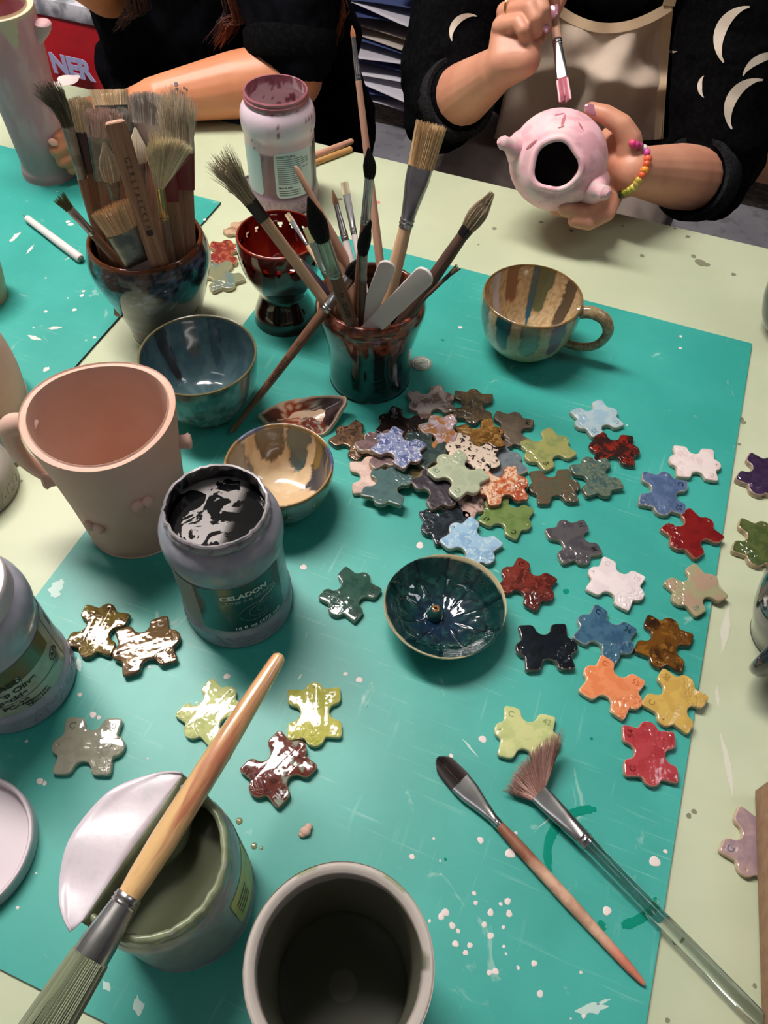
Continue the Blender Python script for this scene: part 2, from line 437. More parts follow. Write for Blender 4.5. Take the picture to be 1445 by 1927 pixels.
# ------------------------------------------------------------------ mats
def poly_mat(name, label, cs, side, M0):
    ctr = sum(cs, V()) / 4
    r = thing(name, label, 'mat', Matrix.Translation(V((ctr.x, ctr.y, TZ))) @ RMAT)
    inv = (Matrix.Translation(V((ctr.x, ctr.y, TZ))) @ RMAT).inverted()
    q = [inv @ V((c.x, c.y, TZ)) for c in cs]
    n = 24; Vs, Fs = [], []
    for z in (0.0002, MT):
        for i in range(4):
            for k in range(n): Vs.append(q[i].lerp(q[(i + 1) % 4], k / n) + V((0, 0, z)))
    N = 4 * n
    Fs.append(tuple(range(N, 2 * N))); Fs.append(tuple(range(N - 1, -1, -1)))
    mi = [0, 1]
    for i in range(N):
        j = (i + 1) % N; Fs.append((i, j, N + j, N + i)); mi.append(1)
    o = build('rubber_sheet', (Vs, Fs, None, mi), [M_mat, side], r)
    return r, inv
A, B, C_, D = P(593, 437), P(1413, 650), P(1139, 2400), P(-333, 1654)
main_mat, MINV = poly_mat('rubber_mat', 'large turquoise green rubber mat under the glaze tiles', [A, B, C_, D], M_matside, None)
e1 = (P(415, 383) - P(130, 705)).normalized()
e2 = EX
K = P(416, 384)
left_mat, LINV = poly_mat('rubber_mat', 'turquoise green rubber mat at the left under the blue brush pot', [K - EX * 0.95, K, K - e1 * 0.75, K - EX * 0.95 - e1 * 0.75], M_matside, None)
z = MT + 0.0002
drops = [(790, 1026, 7), (571, 1067, 6), (650, 1268, 4), (676, 1279, 6), (908, 1391, 7), (849, 1422, 4), (904, 1581, 6), (960, 1606, 9), (971, 1567, 3), (816, 1578, 2.5), (1232, 1621, 10), (1252, 1602, 4),
         (838, 1717, 7), (830, 1725, 6), (808, 1733, 3), (892, 1681, 4), (895, 1699, 4), (851, 1742, 6), (862, 1752, 4), (923, 1717, 6), (942, 1701, 3.5), (955, 1696, 6), (958, 1719, 6), (911, 1740, 5), (947, 1745, 3.5),
         (923, 1761, 6), (857, 1776, 6), (884, 1779, 5), (876, 1793, 5), (948, 1781, 3), (952, 1795, 2.5), (975, 1821, 3.5), (1005, 1813, 5.5), (1016, 1870, 6), (1142, 1714, 8), (921, 1830, 5), (932, 1828, 6),
         (1093, 1830, 3), (830, 1645, 1.5), (1074, 1917, 2), (1098, 1912, 4), (1080, 1715, 2), (866, 616, 4), (773, 634, 2), (1281, 633, 3), (1280, 655, 3), (1180, 800, 2),
         (281, 1255, 3), (150, 1307, 4), (175, 1345, 6), (186, 1350, 4), (50, 1395, 3), (63, 1300, 2), (75, 1470, 6), (84, 1474, 4), (278, 1427, 2), (370, 1322, 2), (427, 1273, 6), (512, 1285, 2), (33, 1708, 3), (68, 1643, 2), (1300, 1000, 2), (560, 1445, 2), (775, 1612, 5), (828, 1620, 2)]
def px_r(x, y, r): return (x, y, r * 0.60 / (1450 * (0.807 + (y - 963) / 1450 * 0.59)))
splat_on([px_r(*d) for d in drops], 'dried_glaze_drop', M_splat, main_mat, MINV, z, 0.06)
sm_ = [streak((95, 1122), (118, 1090), .007, z), streak((103, 1126), (110, 1112), .004, z + .0002), streak((150, 1265), (147, 1235), .0025, z), streak((560, 1280), (568, 1268), .001, z), streak((870, 1390), (900, 1425), .001, z),
       streak((715, 690), (800, 760), .0006, z), streak((195, 1862), (206, 1850), .004, z), streak((250, 1898), (272, 1890), .006, z), streak((1082, 1905), (1145, 1893), .0035, z), streak((1122, 1890), (1150, 1880), .0012, z),
       streak((620, 475), (645, 490), .01, 0.0006), streak((1060, 1520), (1010, 1560), .0008, z)]
each_on(sm_, 'pale_glaze_smear', mat('glaze_smear', (176, 205, 196), rough=.5), main_mat, MINV)
def band(pts, w, zz):
    q = [P(x, y, zz) for x, y in pts]; q = spline(q, 6); Vs, Fs = [], []
    for i, c in enumerate(q):
        d = (q[min(i + 1, len(q) - 1)] - q[max(i - 1, 0)]).normalized(); s = V((-d.y, d.x, 0)); t = i / (len(q) - 1)
        h = w * (1 if 0.06 < t < 0.94 else 0.55) * random.uniform(.85, 1.1)
        Vs += [c - s * h, c + V((0, 0, .0003)), c + s * h]
    for i in range(len(q) - 1): Fs += [(3 * i, 3 * i + 1, 3 * i + 4, 3 * i + 3), (3 * i + 1, 3 * i + 2, 3 * i + 5, 3 * i + 4)]
    return Vs, Fs
each_on([band([(1122, 1523), (1100, 1524), (1072, 1534), (1048, 1555), (1034, 1580), (1030, 1610), (1036, 1640)], .0034, z), band([(1125, 1735), (1140, 1748)], .003, z),
      band([(1170, 1742), (1192, 1735), (1215, 1722), (1228, 1708), (1236, 1690)], .0032, z)], 'wet_glaze_stroke', M_wet, main_mat, MINV)
splat_on([px_r(1065, 1113, 6), px_r(1113, 1390, 3), px_r(838, 1617, 3), px_r(833, 640, 3), px_r(690, 1330, 2)], 'green_glaze_spot', M_wet, main_mat, MINV, z, 0.03)
ldrops = [(133, 422, 5), (128, 417, 4), (30, 442, 4), (22, 452, 4), (58, 468, 3), (137, 470, 2.5), (154, 556, 4), (157, 548, 3), (140, 583, 4), (86, 586, 3), (86, 694, 4), (128, 561, 2), (178, 635, 3), (162, 640, 2), (355, 403, 3), (385, 413, 3), (63, 617, 2), (86, 523, 2), (108, 360, 2)]
splat_on([px_r(*d) for d in ldrops], 'dried_glaze_drop', M_splat, left_mat, LINV, z, 0.05)
each_on([streak((18, 455), (40, 436), .003, z), streak((50, 478), (64, 460), .002, z), streak((88, 618), (118, 616), .003, z), streak((52, 631), (78, 640), .003, z), streak((122, 490), (150, 470), .0015, z), streak((82, 700), (92, 690), .003, z)], 'pale_glaze_smear', M_splat, left_mat, LINV)
# round printed emblem on the mat behind the tiles
ec = P(793, 684, MT + .0004); em = thing('round_sticker', 'small round grey sticker with a white spiral emblem on the mat', 'sticker', Matrix.Translation(ec) @ Matrix.Rotation(.3, 4, 'Z'))
def cyl(r, z0, z1, seg=40): return zloft([(z0, r, r, 2), (z1, r, r, 2)], seg)
build('disc', cyl(.0118, 0, .0004), mat('sticker_grey', (128, 140, 128), rough=.4), em)
rings = []
for (r, cx, cy, ry) in ((.0095, 0, 0, .82), (.0075, .001, .0004, .8), (.0056, .0006, .0002, .75), (.0042, -.001, 0, .7)):
    rings.append(tube([V((cx + r * math.cos(t * PI / 24), cy + r * ry * math.sin(t * PI / 24), .0006)) for t in range(49)], .00032, 6))
build('spiral_emblem', cat_(*rings), mat('sticker_white', (222, 226, 220), rough=.4), em)
# ================================================================== ceramics and jars
def vessel_M(x, y, z=0.0, rot=0.0): return Matrix.Translation(V((x, y, TZ + z))) @ Matrix.Rotation(rot, 4, 'Z')
def ang_to_cam(x, y): return math.atan2(-y, -x)
# ---- blue brush pot
M_pot1 = mat('blue_brown_glaze', (40, 50, 60), attr=True, rough=0.12, coat=0.5, bump=0.12, bscale=60)
def c_pot1(t, z, inner, r):
    n = fnoise((math.cos(t), math.sin(t), z * 14), 2.2); n2 = fnoise((math.cos(t) * 3, math.sin(t) * 3, z * 60 + 5), 3)
    base = mixc((26, 32, 38), (88, 104, 132), sm(n2 * .6 + n * .5, -.25, .5) * sm(z, .02, .1))
    base = mixc(base, (48, 50, 38), sm(n, .1, .6) * (1 - sm(z, .03, .08)))
    base = mixc(base, (44, 52, 50), .6 * (1 - sm(z, .012, .03)))
    rim = sm(z + n2 * .004, .113, .1185)
    base = mixc(base, (96, 48, 18), rim)
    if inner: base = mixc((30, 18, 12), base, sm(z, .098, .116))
    return base
PB = dict(x=-0.2598, y=0.6905, h=0.1195, r=0.0592)
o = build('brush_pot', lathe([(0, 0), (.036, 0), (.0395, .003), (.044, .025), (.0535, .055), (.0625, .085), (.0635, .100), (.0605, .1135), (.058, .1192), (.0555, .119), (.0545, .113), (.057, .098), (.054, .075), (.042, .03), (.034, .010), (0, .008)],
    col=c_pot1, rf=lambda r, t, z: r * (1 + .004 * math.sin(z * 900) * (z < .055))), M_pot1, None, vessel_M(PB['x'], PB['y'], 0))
tag(o, 'dark blue brown-rimmed ceramic pot packed with wide flat brushes', 'pot')
# ---- red goblet with a ring of holes
M_red = mat('ox_blood_glaze', (70, 12, 8), attr=True, rough=0.06, coat=0.8)
GB = (-0.1249, 0.7147)
def c_gob(t, z, inner, r):
    n = fnoise((math.cos(t), math.sin(t), z * 10), 2)
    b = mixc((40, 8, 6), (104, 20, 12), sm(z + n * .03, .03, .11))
    if inner: b = mixc((104, 16, 10), (140, 34, 18), sm(n, -.1, .5))
    return mixc(b, (150, 70, 40), sm(z, .112, .1137) * .6)
gob_prof = [(0, 0), (.035, 0), (.0366, .003), (.0345, .016), (.028, .034), (.027, .044), (.034, .056), (.042, .074), (.0455, .094), (.0450, .110), (.0437, .1135), (.042, .112), (.0425, .096), (.0385, .077), (.028, .060), (.018, .053), (0, .051)]
# real holes: the goblet wall is cut through below the rim
def lathe_holes(prof, seg, col, nh, zh, hr):
    d = lathe(prof, seg, .0018, col); Vs = d[0]; keep = []
    for f in d[1]:
        c = sum((Vs[i] for i in f), V()) / len(f)
        rr = math.hypot(c.x, c.y)
        if len(f) == 4 and rr > .03 and abs(c.z - zh) < hr * 1.3:
            a = math.atan2(c.y, c.x); k = round(a / (2 * PI / nh)) * 2 * PI / nh
            if math.hypot((a - k) * rr, c.z - zh) < hr: continue
        keep.append(f)
    return Vs, keep, d[2]
g = thing('goblet', 'glossy dark red ceramic goblet with a ring of holes under its rim', 'goblet', vessel_M(*GB, 0, .1))
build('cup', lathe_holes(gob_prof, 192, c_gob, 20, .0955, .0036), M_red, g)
# ---- centre pot
M_pot2 = mat('red_teal_glaze', (40, 50, 60), attr=True, rough=0.1, coat=0.6, bump=0.1, bscale=70)
def c_pot2(t, z, inner, r):
    n = fnoise((math.cos(t), math.sin(t), z * 10), 2.5); n2 = fnoise((math.cos(t) * 5, math.sin(t) * 5, z * 90), 1.6)
    red = mixc((112, 50, 34), (66, 32, 24), sm(n2, -.05, .35)); red = mixc(red, (150, 84, 62), sm(n2, .2, .6) * 0 + sm(-n2, .12, .4) * .8)
    teal = mixc((8, 40, 42), (14, 66, 62), sm(n, -.3, .4)); teal = mixc(teal, (30, 16, 14), sm(n2 + n * .6, .2, .5) * .8)
    edge = .071 + .012 * n
    b = mixc(teal, (34, 20, 16), sm(z, edge - .008, edge)); b = mixc(b, red, sm(z, edge, edge + .006))
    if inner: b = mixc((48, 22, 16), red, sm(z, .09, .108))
    return b
CP = dict(x=-0.0222, y=0.6223, h=0.1095, r=0.0531)
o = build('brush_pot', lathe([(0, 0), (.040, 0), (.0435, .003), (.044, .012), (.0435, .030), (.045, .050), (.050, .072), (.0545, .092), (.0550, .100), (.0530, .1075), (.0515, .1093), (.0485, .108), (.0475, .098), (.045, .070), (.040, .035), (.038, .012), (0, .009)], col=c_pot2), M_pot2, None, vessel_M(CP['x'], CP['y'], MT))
tag(o, 'ceramic pot with mottled red-brown top and dark teal base full of slim brushes', 'pot')
# ---- glaze stripe painter: list of (angle, half width, lowest z, colour), coloured strips running down from the rim
def strips(t, z, lst, ground, h, amp=.08):
    b = ground
    for (a, w, zl, c) in lst:
        d = (t - a + PI) % (2 * PI) - PI
        n = fnoise((math.cos(t) * 3, math.sin(t) * 3, z * 40 + a * 7), 1.5)
        ww = w * (1 + n * .35); zz = zl + (abs(d) / w) ** 2 * h * .16 + n * h * .07
        m = (1 - sm(abs(d), ww * .86, ww)) * sm(z, zz, zz + h * .035)
        if m > 0:
            edge = 1 - sm(abs(d), ww * .62, ww * .9) * .28
            b = mixc(b, mixc((30, 22, 16), c, edge), m)
    return b
# ---- striped mug
MG = (0.1494, 0.6800)
fa_ = math.atan2(MG[1], MG[0])            # direction away from the viewer
in_m = [(fa_ + 1.02, .15, .018, (190, 184, 198)), (fa_ + .56, .17, .026, (122, 64, 24)), (fa_ - .14, .22, .018, (96, 104, 74)), (fa_ + .04, .08, .006, (40, 90, 110)), (fa_ - .88, .19, .016, (84, 72, 56))]
fc = fa_ + PI
out_m = [(fc - 1.05, .19, .030, (78, 92, 88)), (fc - .45, .16, .028, (30, 82, 88)), (fc + .12, .19, .028, (122, 138, 122)), (fc + .68, .17, .028, (122, 76, 100)), (fc + 1.3, .18, .03, (100, 114, 100)), (fc - 1.7, .2, .03, (140, 120, 90))]
def c_mug(t, z, inner, r):
    n = fnoise((r * math.cos(t), r * math.sin(t), z), 300)
    g0 = mixc((196, 172, 134), (168, 140, 100), sm(n, -.2, .5))
    b = strips(t, z, in_m if inner else out_m, g0 if inner else mixc(g0, (176, 162, 128), .5), .07)
    return mixc(b, (110, 78, 34), sm(z, .0705, .0725) * .7)
M_strip = mat('striped_glaze', (150, 130, 100), attr=True, rough=0.12, coat=0.6, bump=0.1, bscale=90)
mg = thing('mug', 'speckled beige mug with drippy brown, green and blue stripes inside', 'mug', Matrix.Translation(V((MG[0], MG[1], TZ + MT))))
build('cup', lathe([(0, .001), (.024, 0), (.027, .002), (.037, .010), (.047, .024), (.0525, .043), (.0545, .060), (.054, .0705), (.0528, .0733), (.0513, .072), (.0505, .058), (.0475, .040), (.041, .022), (.030, .010), (.016, .006), (0, .005)], seg=160, step=.0022, col=c_mug), M_strip, mg)
M_beige = mat('speckled_beige_glaze', (158, 138, 104), (130, 106, 74), scale=240, lo=.4, hi=.6, rough=0.16, coat=0.5)
hd_ = (P(1125, 640, .035) - V((MG[0], MG[1], TZ + .035))); ha = math.atan2(hd_.y, hd_.x)
H = lambda r, z: V((r * math.cos(ha), r * math.sin(ha), z))
build('handle', tube(spline([H(.050, .062), H(.064, .066), H(.080, .060), H(.087, .044), H(.080, .026), H(.064, .018), H(.043, .019)], 7), [.0075, .0072] + [.0068] * 39 + [.0072, .008], 14, .72), M_beige, mg)
# ---- blue grey bowl
BB = (-0.1895, 0.5645); fb_ = math.atan2(BB[1], BB[0])
in_b = [(fb_ + .62, .13, .014, (52, 44, 46)), (fb_ + .05, .15, .026, (98, 96, 92)), (fb_ - .42, .12, .020, (62, 84, 96))]
def c_blue(t, z, inner, r):
    n = fnoise((math.cos(t) * 2, math.sin(t) * 2, z * 30), 2)
    if inner: b = strips(t, z, in_b, mixc((70, 98, 106), (88, 114, 120), sm(n, -.3, .4)), .07)
    else: b = mixc(mixc((76, 100, 96), (110, 132, 126), sm(n, -.2, .4)), (44, 60, 58), sm(-n, .15, .5))
    return mixc(b, (116, 104, 64), sm(z, .0725, .0745) * .8)
o = build('bowl', lathe([(0, .002), (.026, 0), (.0305, .001), (.031, .004), (.043, .016), (.0525, .036), (.0570, .060), (.0578, .0735), (.0568, .0748), (.0553, .0735), (.0540, .058), (.0495, .036), (.040, .018), (.026, .009), (0, .007)], seg=160, step=.0022, col=c_blue), M_strip, None, vessel_M(*BB, MT))
tag(o, 'blue grey glazed bowl with dark and pale drips inside, beside the bare clay mug', 'bowl')
# ---- small striped bowl
SB = (-0.0976, 0.4451); fs = math.atan2(SB[1], SB[0])
in_s = [(fs + 1.02, .36, .010, (150, 144, 132)), (fs + .15, .32, .016, (84, 62, 34)), (fs + .13, .30, .036, (80, 78, 66)), (fs - .52, .26, .008, (84, 100, 98)), (fs - 1.35, .40, .006, (74, 72, 76)), (fs + 1.75, .25, .02, (26, 52, 58)), (fs - 1.05, .14, .018, (128, 106, 50))]
out_s = [(fs + PI - .2, .34, .004, (84, 84, 66)), (fs + PI + .32, .3, .004, (132, 140, 138)), (fs + PI + .85, .3, .004, (104, 100, 70)), (fs + PI - .8, .3, .004, (60, 56, 46)), (fs + PI + 1.4, .3, .004, (60, 84, 80)), (fs + PI - 1.4, .3, .004, (40, 70, 74)), (fs, .5, .004, (110, 100, 80)), (fs + .9, .4, .004, (70, 90, 90))]
def c_sb(t, z, inner, r):
    g0 = mixc((206, 176, 138), (218, 194, 158), sm(fnoise((r * math.cos(t), r * math.sin(t), z), 60), -.2, .4))
    b = strips(t, z, in_s if inner else out_s, g0, .055)
    if z > .053: b = mixc(b, mixc((150, 112, 62), (72, 92, 140), sm(math.sin(t * 3 + 1), .5, .8)), .7)
    return b
o = build('bowl', lathe([(0, .002), (.024, 0), (.028, .001), (.030, .005), (.040, .017), (.0475, .034), (.0500, .050), (.0495, .0557), (.0482, .0562), (.0468, .054), (.0462, .046), (.0425, .028), (.034, .013), (.02, .006), (0, .005)], seg=160, step=.002, col=c_sb), M_strip, None, vessel_M(*SB, MT))
tag(o, 'small cream bowl with wide grey, brown and teal stripes behind the open grey jar', 'bowl')
# ---- bare clay mug
M_bisque = mat('bare_bisque_clay', (214, 180, 164), (202, 164, 144), scale=9, lo=.35, hi=.7, rough=0.88, bump=0.18, bscale=300, bdist=.0006)
CM = (-0.2305, 0.4184)
cm = thing('mug', 'tall unglazed pale pink clay mug with small applied knobs', 'mug', Matrix.Translation(V((*CM, TZ + MT))))
up_ = math.atan2(.12, -.10)
def wv(r, t, z): return (.0025 * math.sin(2 * t + 1.0) + .002 * math.cos(t - up_)) * sm(z, .07, .14)
build('body', lathe([(0, 0), (.043, 0), (.0462, .002), (.0475, .010), (.0500, .05), (.0545, .10), (.0590, .1400), (.0585, .1421), (.0545, .1424), (.0528, .1405), (.0505, .10), (.0465, .05), (.043, .012), (.040, .007), (0, .006)], seg=128, rf=lambda r, t, z: r * (1 + (.018 * math.cos(2 * t - .6) + .008 * math.sin(3 * t)) * sm(z, .04, .14)), zf=wv), M_bisque, cm)
ha2 = PI + .12; H2 = lambda r, z, o=0: V((r * math.cos(ha2) - o * math.sin(ha2), r * math.sin(ha2) + o * math.cos(ha2), z))
build('handle', tube(spline([H2(.056, .126), H2(.066, .134), H2(.0755, .127), H2(.0775, .106), H2(.0745, .088), H2(.066, .072), H2(.051, .062)], 7), [.0088] * 43, 14, .75), M_bisque, cm)
def knob(px, py, z, kind):
    p = P(px, py, z); a = math.atan2(p.y - CM[1], p.x - CM[0]); r = .0465 + (z) * .088
    Mk = Matrix.Rotation(a, 4, 'Z') @ Matrix.Translation(V((r + .0005, 0, z))) @ Matrix.Rotation(PI / 2, 4, 'Y')
    if kind == 'knob': d = cat_(zloft([(-.003, .0062, .0062, 2), (.004, .0062, .006, 2), (.0072, .0072, .0068, 2.3), (.0092, .0058, .0054, 2), (.0098, .002, .002, 2)], 20))
    else:
        d = cat_(ball((-.002, -.0042, 0), .0062, .0052, .0042), ball((-.002, .0042, 0), .0062, .0052, .0042), ball((.004, 0, -.0012), .004, .004, .0022))
    build('clay_knob', d, M_bisque, cm, Mk)
knob(352, 835, .098, 'knob'); knob(78, 912, .080, 'knob'); knob(262, 940, .080, 'bump'); knob(180, 998, .050, 'bump')
# ---- tall grey cup in the foreground
M_greybisque = mat('grey_bisque', (176, 168, 160), (160, 154, 146), scale=30, lo=.4, hi=.7, rough=0.8, bump=0.1, bscale=400, bdist=.0004)
def c_cup(t, z, inner, r):
    n = fnoise((math.cos(t), math.sin(t), z * 20), 1.5)
    b = (178, 170, 162)
    if inner:
        lv = .122 + .005 * math.sin(t * 1.3 + 2) + .003 * n
        b = mixc((96, 96, 80), (168, 160, 152), sm(z, lv, lv + .002)); b = mixc(b, (70, 72, 60), sm(-z, -.03, -.012))
    elif z > .128:
        for a0, w in ((.95, .16), (2.0, .14)):
            d = (t - a0 + PI) % (2 * PI) - PI
            b = mixc(b, (140, 146, 116), (1 - sm(abs(d), w * .8, w)) * sm(r, .0475, .0482) * (1 - sm(r, .0497, .0503)))
    return b
M_cup = mat('grey_cup_clay', (170, 165, 158), attr=True, rough=0.65, bump=0.08, bscale=400, bdist=.0004)
gc = thing('cup', 'tall grey unglazed cup in the foreground with green glaze pooled in its bottom', 'cup', vessel_M(-0.0130, 0.0468, MT))
build('body', lathe([(0, 0), (.042, 0), (.045, .003), (.0465, .03), (.0485, .08), (.0503, .125), (.0498, .1290), (.0482, .1300), (.0456, .1292), (.0438, .1265), (.0432, .115), (.0425, .08), (.041, .03), (.039, .012), (0, .008)], seg=128, col=c_cup), M_cup, gc)
build('glaze_puddle', xf(disc(.0345, 0, 48, .036), Matrix.Translation(V((.004, .001, .0086)))), mat('olive_glaze_wet', (84, 84, 70), rough=.5), gc)
# ---- teal dish with a central holder
DS = (0.0545, 0.3215)
dish = thing('dish', 'shallow glossy dark teal dish with pressed petals and a raised incense holder', 'dish', vessel_M(*DS, MT, .3))
def c_dish(t, z, inner, r):
    q = V((r * math.cos(t), r * math.sin(t), 0)); n = fnoise(q, 40)
    c = mixc((14, 52, 50), (14, 36, 58), 1 - sm(r + n * .01, .012, .036))
    pet = abs(math.sin(t * 5 + .4)) ; ln = sm(pet, .0, .22) * 1.0
    ring = sm(abs(r - (.034 + .004 * math.cos(t * 10))), 0, .0022)
    ring2 = sm(abs(r - (.0215 + .003 * math.cos(t * 10 + 2))), 0, .0016)
    m = min(max(ln, 1 - sm(r, .012, .02)), ring, ring2)
    c = mixc((3, 14, 18), c, .2 + .8 * m)
    c = mixc(c, (46, 92, 80), sm(fnoise(q, 160), .2, .5) * .45)
    if not inner: c = (40, 66, 60)
    return mixc(c, (190, 176, 140), sm(z, .0292, .0302))
def z_dish(r, t, z):
    pet = abs(math.sin(t * 5 + .4)); q = V((r * math.cos(t), r * math.sin(t), z * 3))
    return (.0006 * sm(pet, 0, .35) + .0006 * fnoise(q, 90)) * sm(r, .008, .02) * (1 - sm(r, .047, .0505)) + .0022 * math.sin(2 * t + .5) * sm(r, .03, .05)
M_dish = mat('teal_dish_glaze', (10, 50, 52), attr=True, rough=0.05, coat=0.8, bump=0.06, bscale=90, bdist=.003)
build('plate', lathe([(0, .001), (.024, 0), (.028, .001), (.030, .004), (.042, .016), (.0500, .028), (.0508, .0303), (.0498, .0306), (.0440, .0225), (.036, .0135), (.024, .0075), (.012, .0055), (0, .005)], seg=192, step=.0014, col=c_dish, rf=lambda r, t, z: r * (1 + (.018 * math.cos(2 * t + .3) + .008 * math.cos(3 * t)) * sm(r, .02, .05)), zf=z_dish), M_dish, dish)
hp = V((-.0065, .0035, .0054)); hp = Matrix.Rotation(-.3, 4, 'Z') @ hp
build('incense_holder', xf(lathe([(0, 0), (.0070, 0), (.0078, .003), (.0070, .007), (.0045, .0105), (.0022, .0118), (.0012, .0112), (.0010, .006), (0, .006)], seg=32, step=.001, col=lambda t, z, i, r: (130, 90, 56) if (i or z > .0112) else (26, 66, 62)), Matrix.Translation(hp)), M_dish, dish)
# ---- glaze jars
def jar_prof(neck=.0381, h=.143, wall=.0018, inner_z=.008, body=.0445):
    return [(0, .0015), (.043, 0), (.0463, .002), (.0465, .022), (.0450, .0245), (body, .027), (body, .0965), (.0460, .1005), (.0468, .105), (.0471, .112), (.0464, .119), (.0446, .1245), (.0418, .1285), (neck + .0016, .1305), (neck + .0002, .1315), (neck + .0002, .1335), (neck + .0016, .1345), (neck + .0016, .1375), (neck, .139), (neck, h - .003), (neck + .0008, h - .0015), (neck - .0003, h),
            (neck - wall, h - .0004), (neck - wall, .130), (.0405, .1265), (.0445, .118), (.0435, .10), (.0435, .03), (.042, inner_z), (0, inner_z)]
def emboss(parent, m, r, z, a0, word='AMACO', size=.018, n=3):
    for k in range(n):
        build('embossed_lettering', wrap(text(word, size, .0003, 'CENTER', .0006), r - .0002, a0 + k * 2 * PI / n, z), m, parent)
# celadon jar
CJ = (-0.1233, 0.3331)
def c_cj(t, z, inner, r):
    n = fnoise((math.cos(t) * 3, math.sin(t) * 3, z * 60), 1.5)
    if inner: return mixc((14, 14, 16), (130, 124, 126), sm(z + n * .004, .1385, .1415))
    b = mixc((134, 134, 148), (148, 146, 156), sm(n, -.3, .4))
    return mixc(b, mixc((150, 144, 148), (108, 106, 112), sm(n, .1, .4)), sm(z + n * .003, .1325, .136))
M_cj = mat('grey_plastic_jar', (112, 112, 122), attr=True, rough=0.32, coat=0.15, bump=0.12, bscale=120)
cj = thing('glaze_jar', 'open grey plastic glaze jar with a dark teal label and black glaze inside', 'jar', vessel_M(*CJ, MT))
build('body', lathe(jar_prof(), col=c_cj, soft=False, rf=lambda r, t, z: r + (.0011 * fnoise((math.cos(t) * 4, math.sin(t) * 4, z * 80), 2) if z > .133 else 0)), M_cj, cj)
k = NT('black_glaze_surface'); co = k.coord(); nf = k.noise(co, 42, 5, 1.2)
mk = k.mapr(nf, .50, .515); sxx = k.n('ShaderNodeSeparateXYZ'); k.l(co, sxx.inputs[0])
mk = k.math('MULTIPLY', mk, k.mapr(k.math('ADD', sxx.outputs[0], k.math('MULTIPLY', sxx.outputs[1], -.2)), .016, .004))
k.l(k.mix(mk, lin((12, 12, 14)), lin((122, 116, 114))), k.b.inputs['Base Color']); k.l(k.math('MULTIPLY_ADD', mk, .3, .06), k.b.inputs['Roughness'])
build('liquid_glaze', disc(.0392, .1265, 96), k.m, cj)
lab = mat('teal_label', (10, 52, 54), (38, 40, 28), scale=24, lo=.52, hi=.66, rough=.3, coat=.3, stretch=(1, 1, .05))
ac = ang_to_cam(*CJ)
a_mid = ac + .02
build('label', rect_wrap(.0448, a_mid - .80, a_mid + .86, .0285, .0945, 40), lab, cj)
build('label_side_panel', rect_wrap(.0449, a_mid - 1.45, a_mid - .80, .0285, .0945, 20), mat('label_side', (128, 132, 128), rough=.4), cj, label='pale grey panel at the left end of the label')
M_ink = mat('white_print', (222, 222, 218), rough=.5); M_inkg = mat('grey_print', (140, 150, 148), rough=.5)
build('label_lettering', wrap(text('CELADON', .0082, .00025), .0451, a_mid + .08, .0810), M_ink, cj)
build('label_lettering', wrap(text('CONE 5-6 GLAZES', .0058, .0001), .0451, a_mid + .16, .0735), M_inkg, cj)
build('label_lettering', wrap(text('16 fl oz (472 ml)', .0064, .0001), .0451, a_mid + .24, .0325), M_ink, cj)
sw = []
for r0, cx_, cz_ in ((.016, .012, .052), (.011, .015, .053), (.006, .017, .054)):
    ln = [V((cx_ + r0 * math.cos(q * PI / 20), cz_ + r0 * .78 * math.sin(q * PI / 20), 0)) for q in range(0, 34)]
    sw.append(wrap(tube(ln, .00014, 5), .0450, a_mid, 0))
for d in sw: build('label_swirl', d, M_inkg, cj)
build('label_swirl', wrap(tube(spline([V((.014, .062, 0)), V((.019, .066, 0)), V((.026, .067, 0)), V((.031, .071, 0))], 6), [.0002] * 18 + [.0008], 5), .0450, a_mid, 0), M_ink, cj)
emboss(cj, M_cj if False else mat('grey_plastic_plain', (136, 136, 148), rough=.35), .0466, .012, ac, size=.017)
# pink jar at the back
PJ = (-0.1548, 0.9638)
def c_pj(t, z, inner, r):
    n = fnoise((math.cos(t) * 3, math.sin(t) * 3, z * 40), 1.5)
    if inner:
        return mixc((206, 186, 190), (150, 92, 102), sm(z + n * .012, .132, .135)) if n < .34 else (130, 74, 86)
    b = mixc((134, 104, 116), (216, 178, 188), sm(z, .0815, .0835)); b = mixc(b, (200, 176, 190), (1 - sm(z, .021, .024)) * .55); b = mixc(b, (222, 200, 212), sm(z, .097, .104))
    if z < .12 and fnoise((math.cos(t) * 9, math.sin(t) * 9, z * 12), 3) > .52 and z > .075: b = (128, 62, 78)
    return mixc(b, (164, 96, 106), sm(z + n * .002, .1315, .133))
pj = thing('glaze_jar', 'open pink glaze jar with a white directions label behind the red goblet', 'jar', vessel_M(*PJ, 0))
M_pj = mat('pink_plastic_jar', (200, 160, 170), attr=True, rough=0.3, coat=0.2)
build('body', lathe(jar_prof(.0388, .1439), col=c_pj, soft=False), M_pj, pj)
build('liquid_glaze', disc(.0425, .080, 64), mat('pink_liquid_glaze', (206, 170, 176), rough=.2), pj)
ap = ang_to_cam(*PJ)
M_paper = mat('label_paper', (206, 214, 214), rough=.5); M_blk = mat('black_print', (34, 34, 36), rough=.6)
build('label', rect_wrap(.0448, ap - .22, ap + .98, .026, .0865, 30, .006), M_paper, pj)
build('label', rect_wrap(.0448, ap - 1.45, ap - .62, .026, .0865, 20, .006), mat('label_paper_green', (176, 196, 198), rough=.5), pj)
build('label_edge', rect_wrap(.0448, ap + 1.12, ap + 1.5, .026, .0875, 10), mat('label_dark', (26, 26, 30), rough=.4), pj)
build('label_lettering', wrap(text('DIRECTIONS:', .0042, .0001, 'LEFT'), .0450, ap - .14, .0815), M_blk, pj)
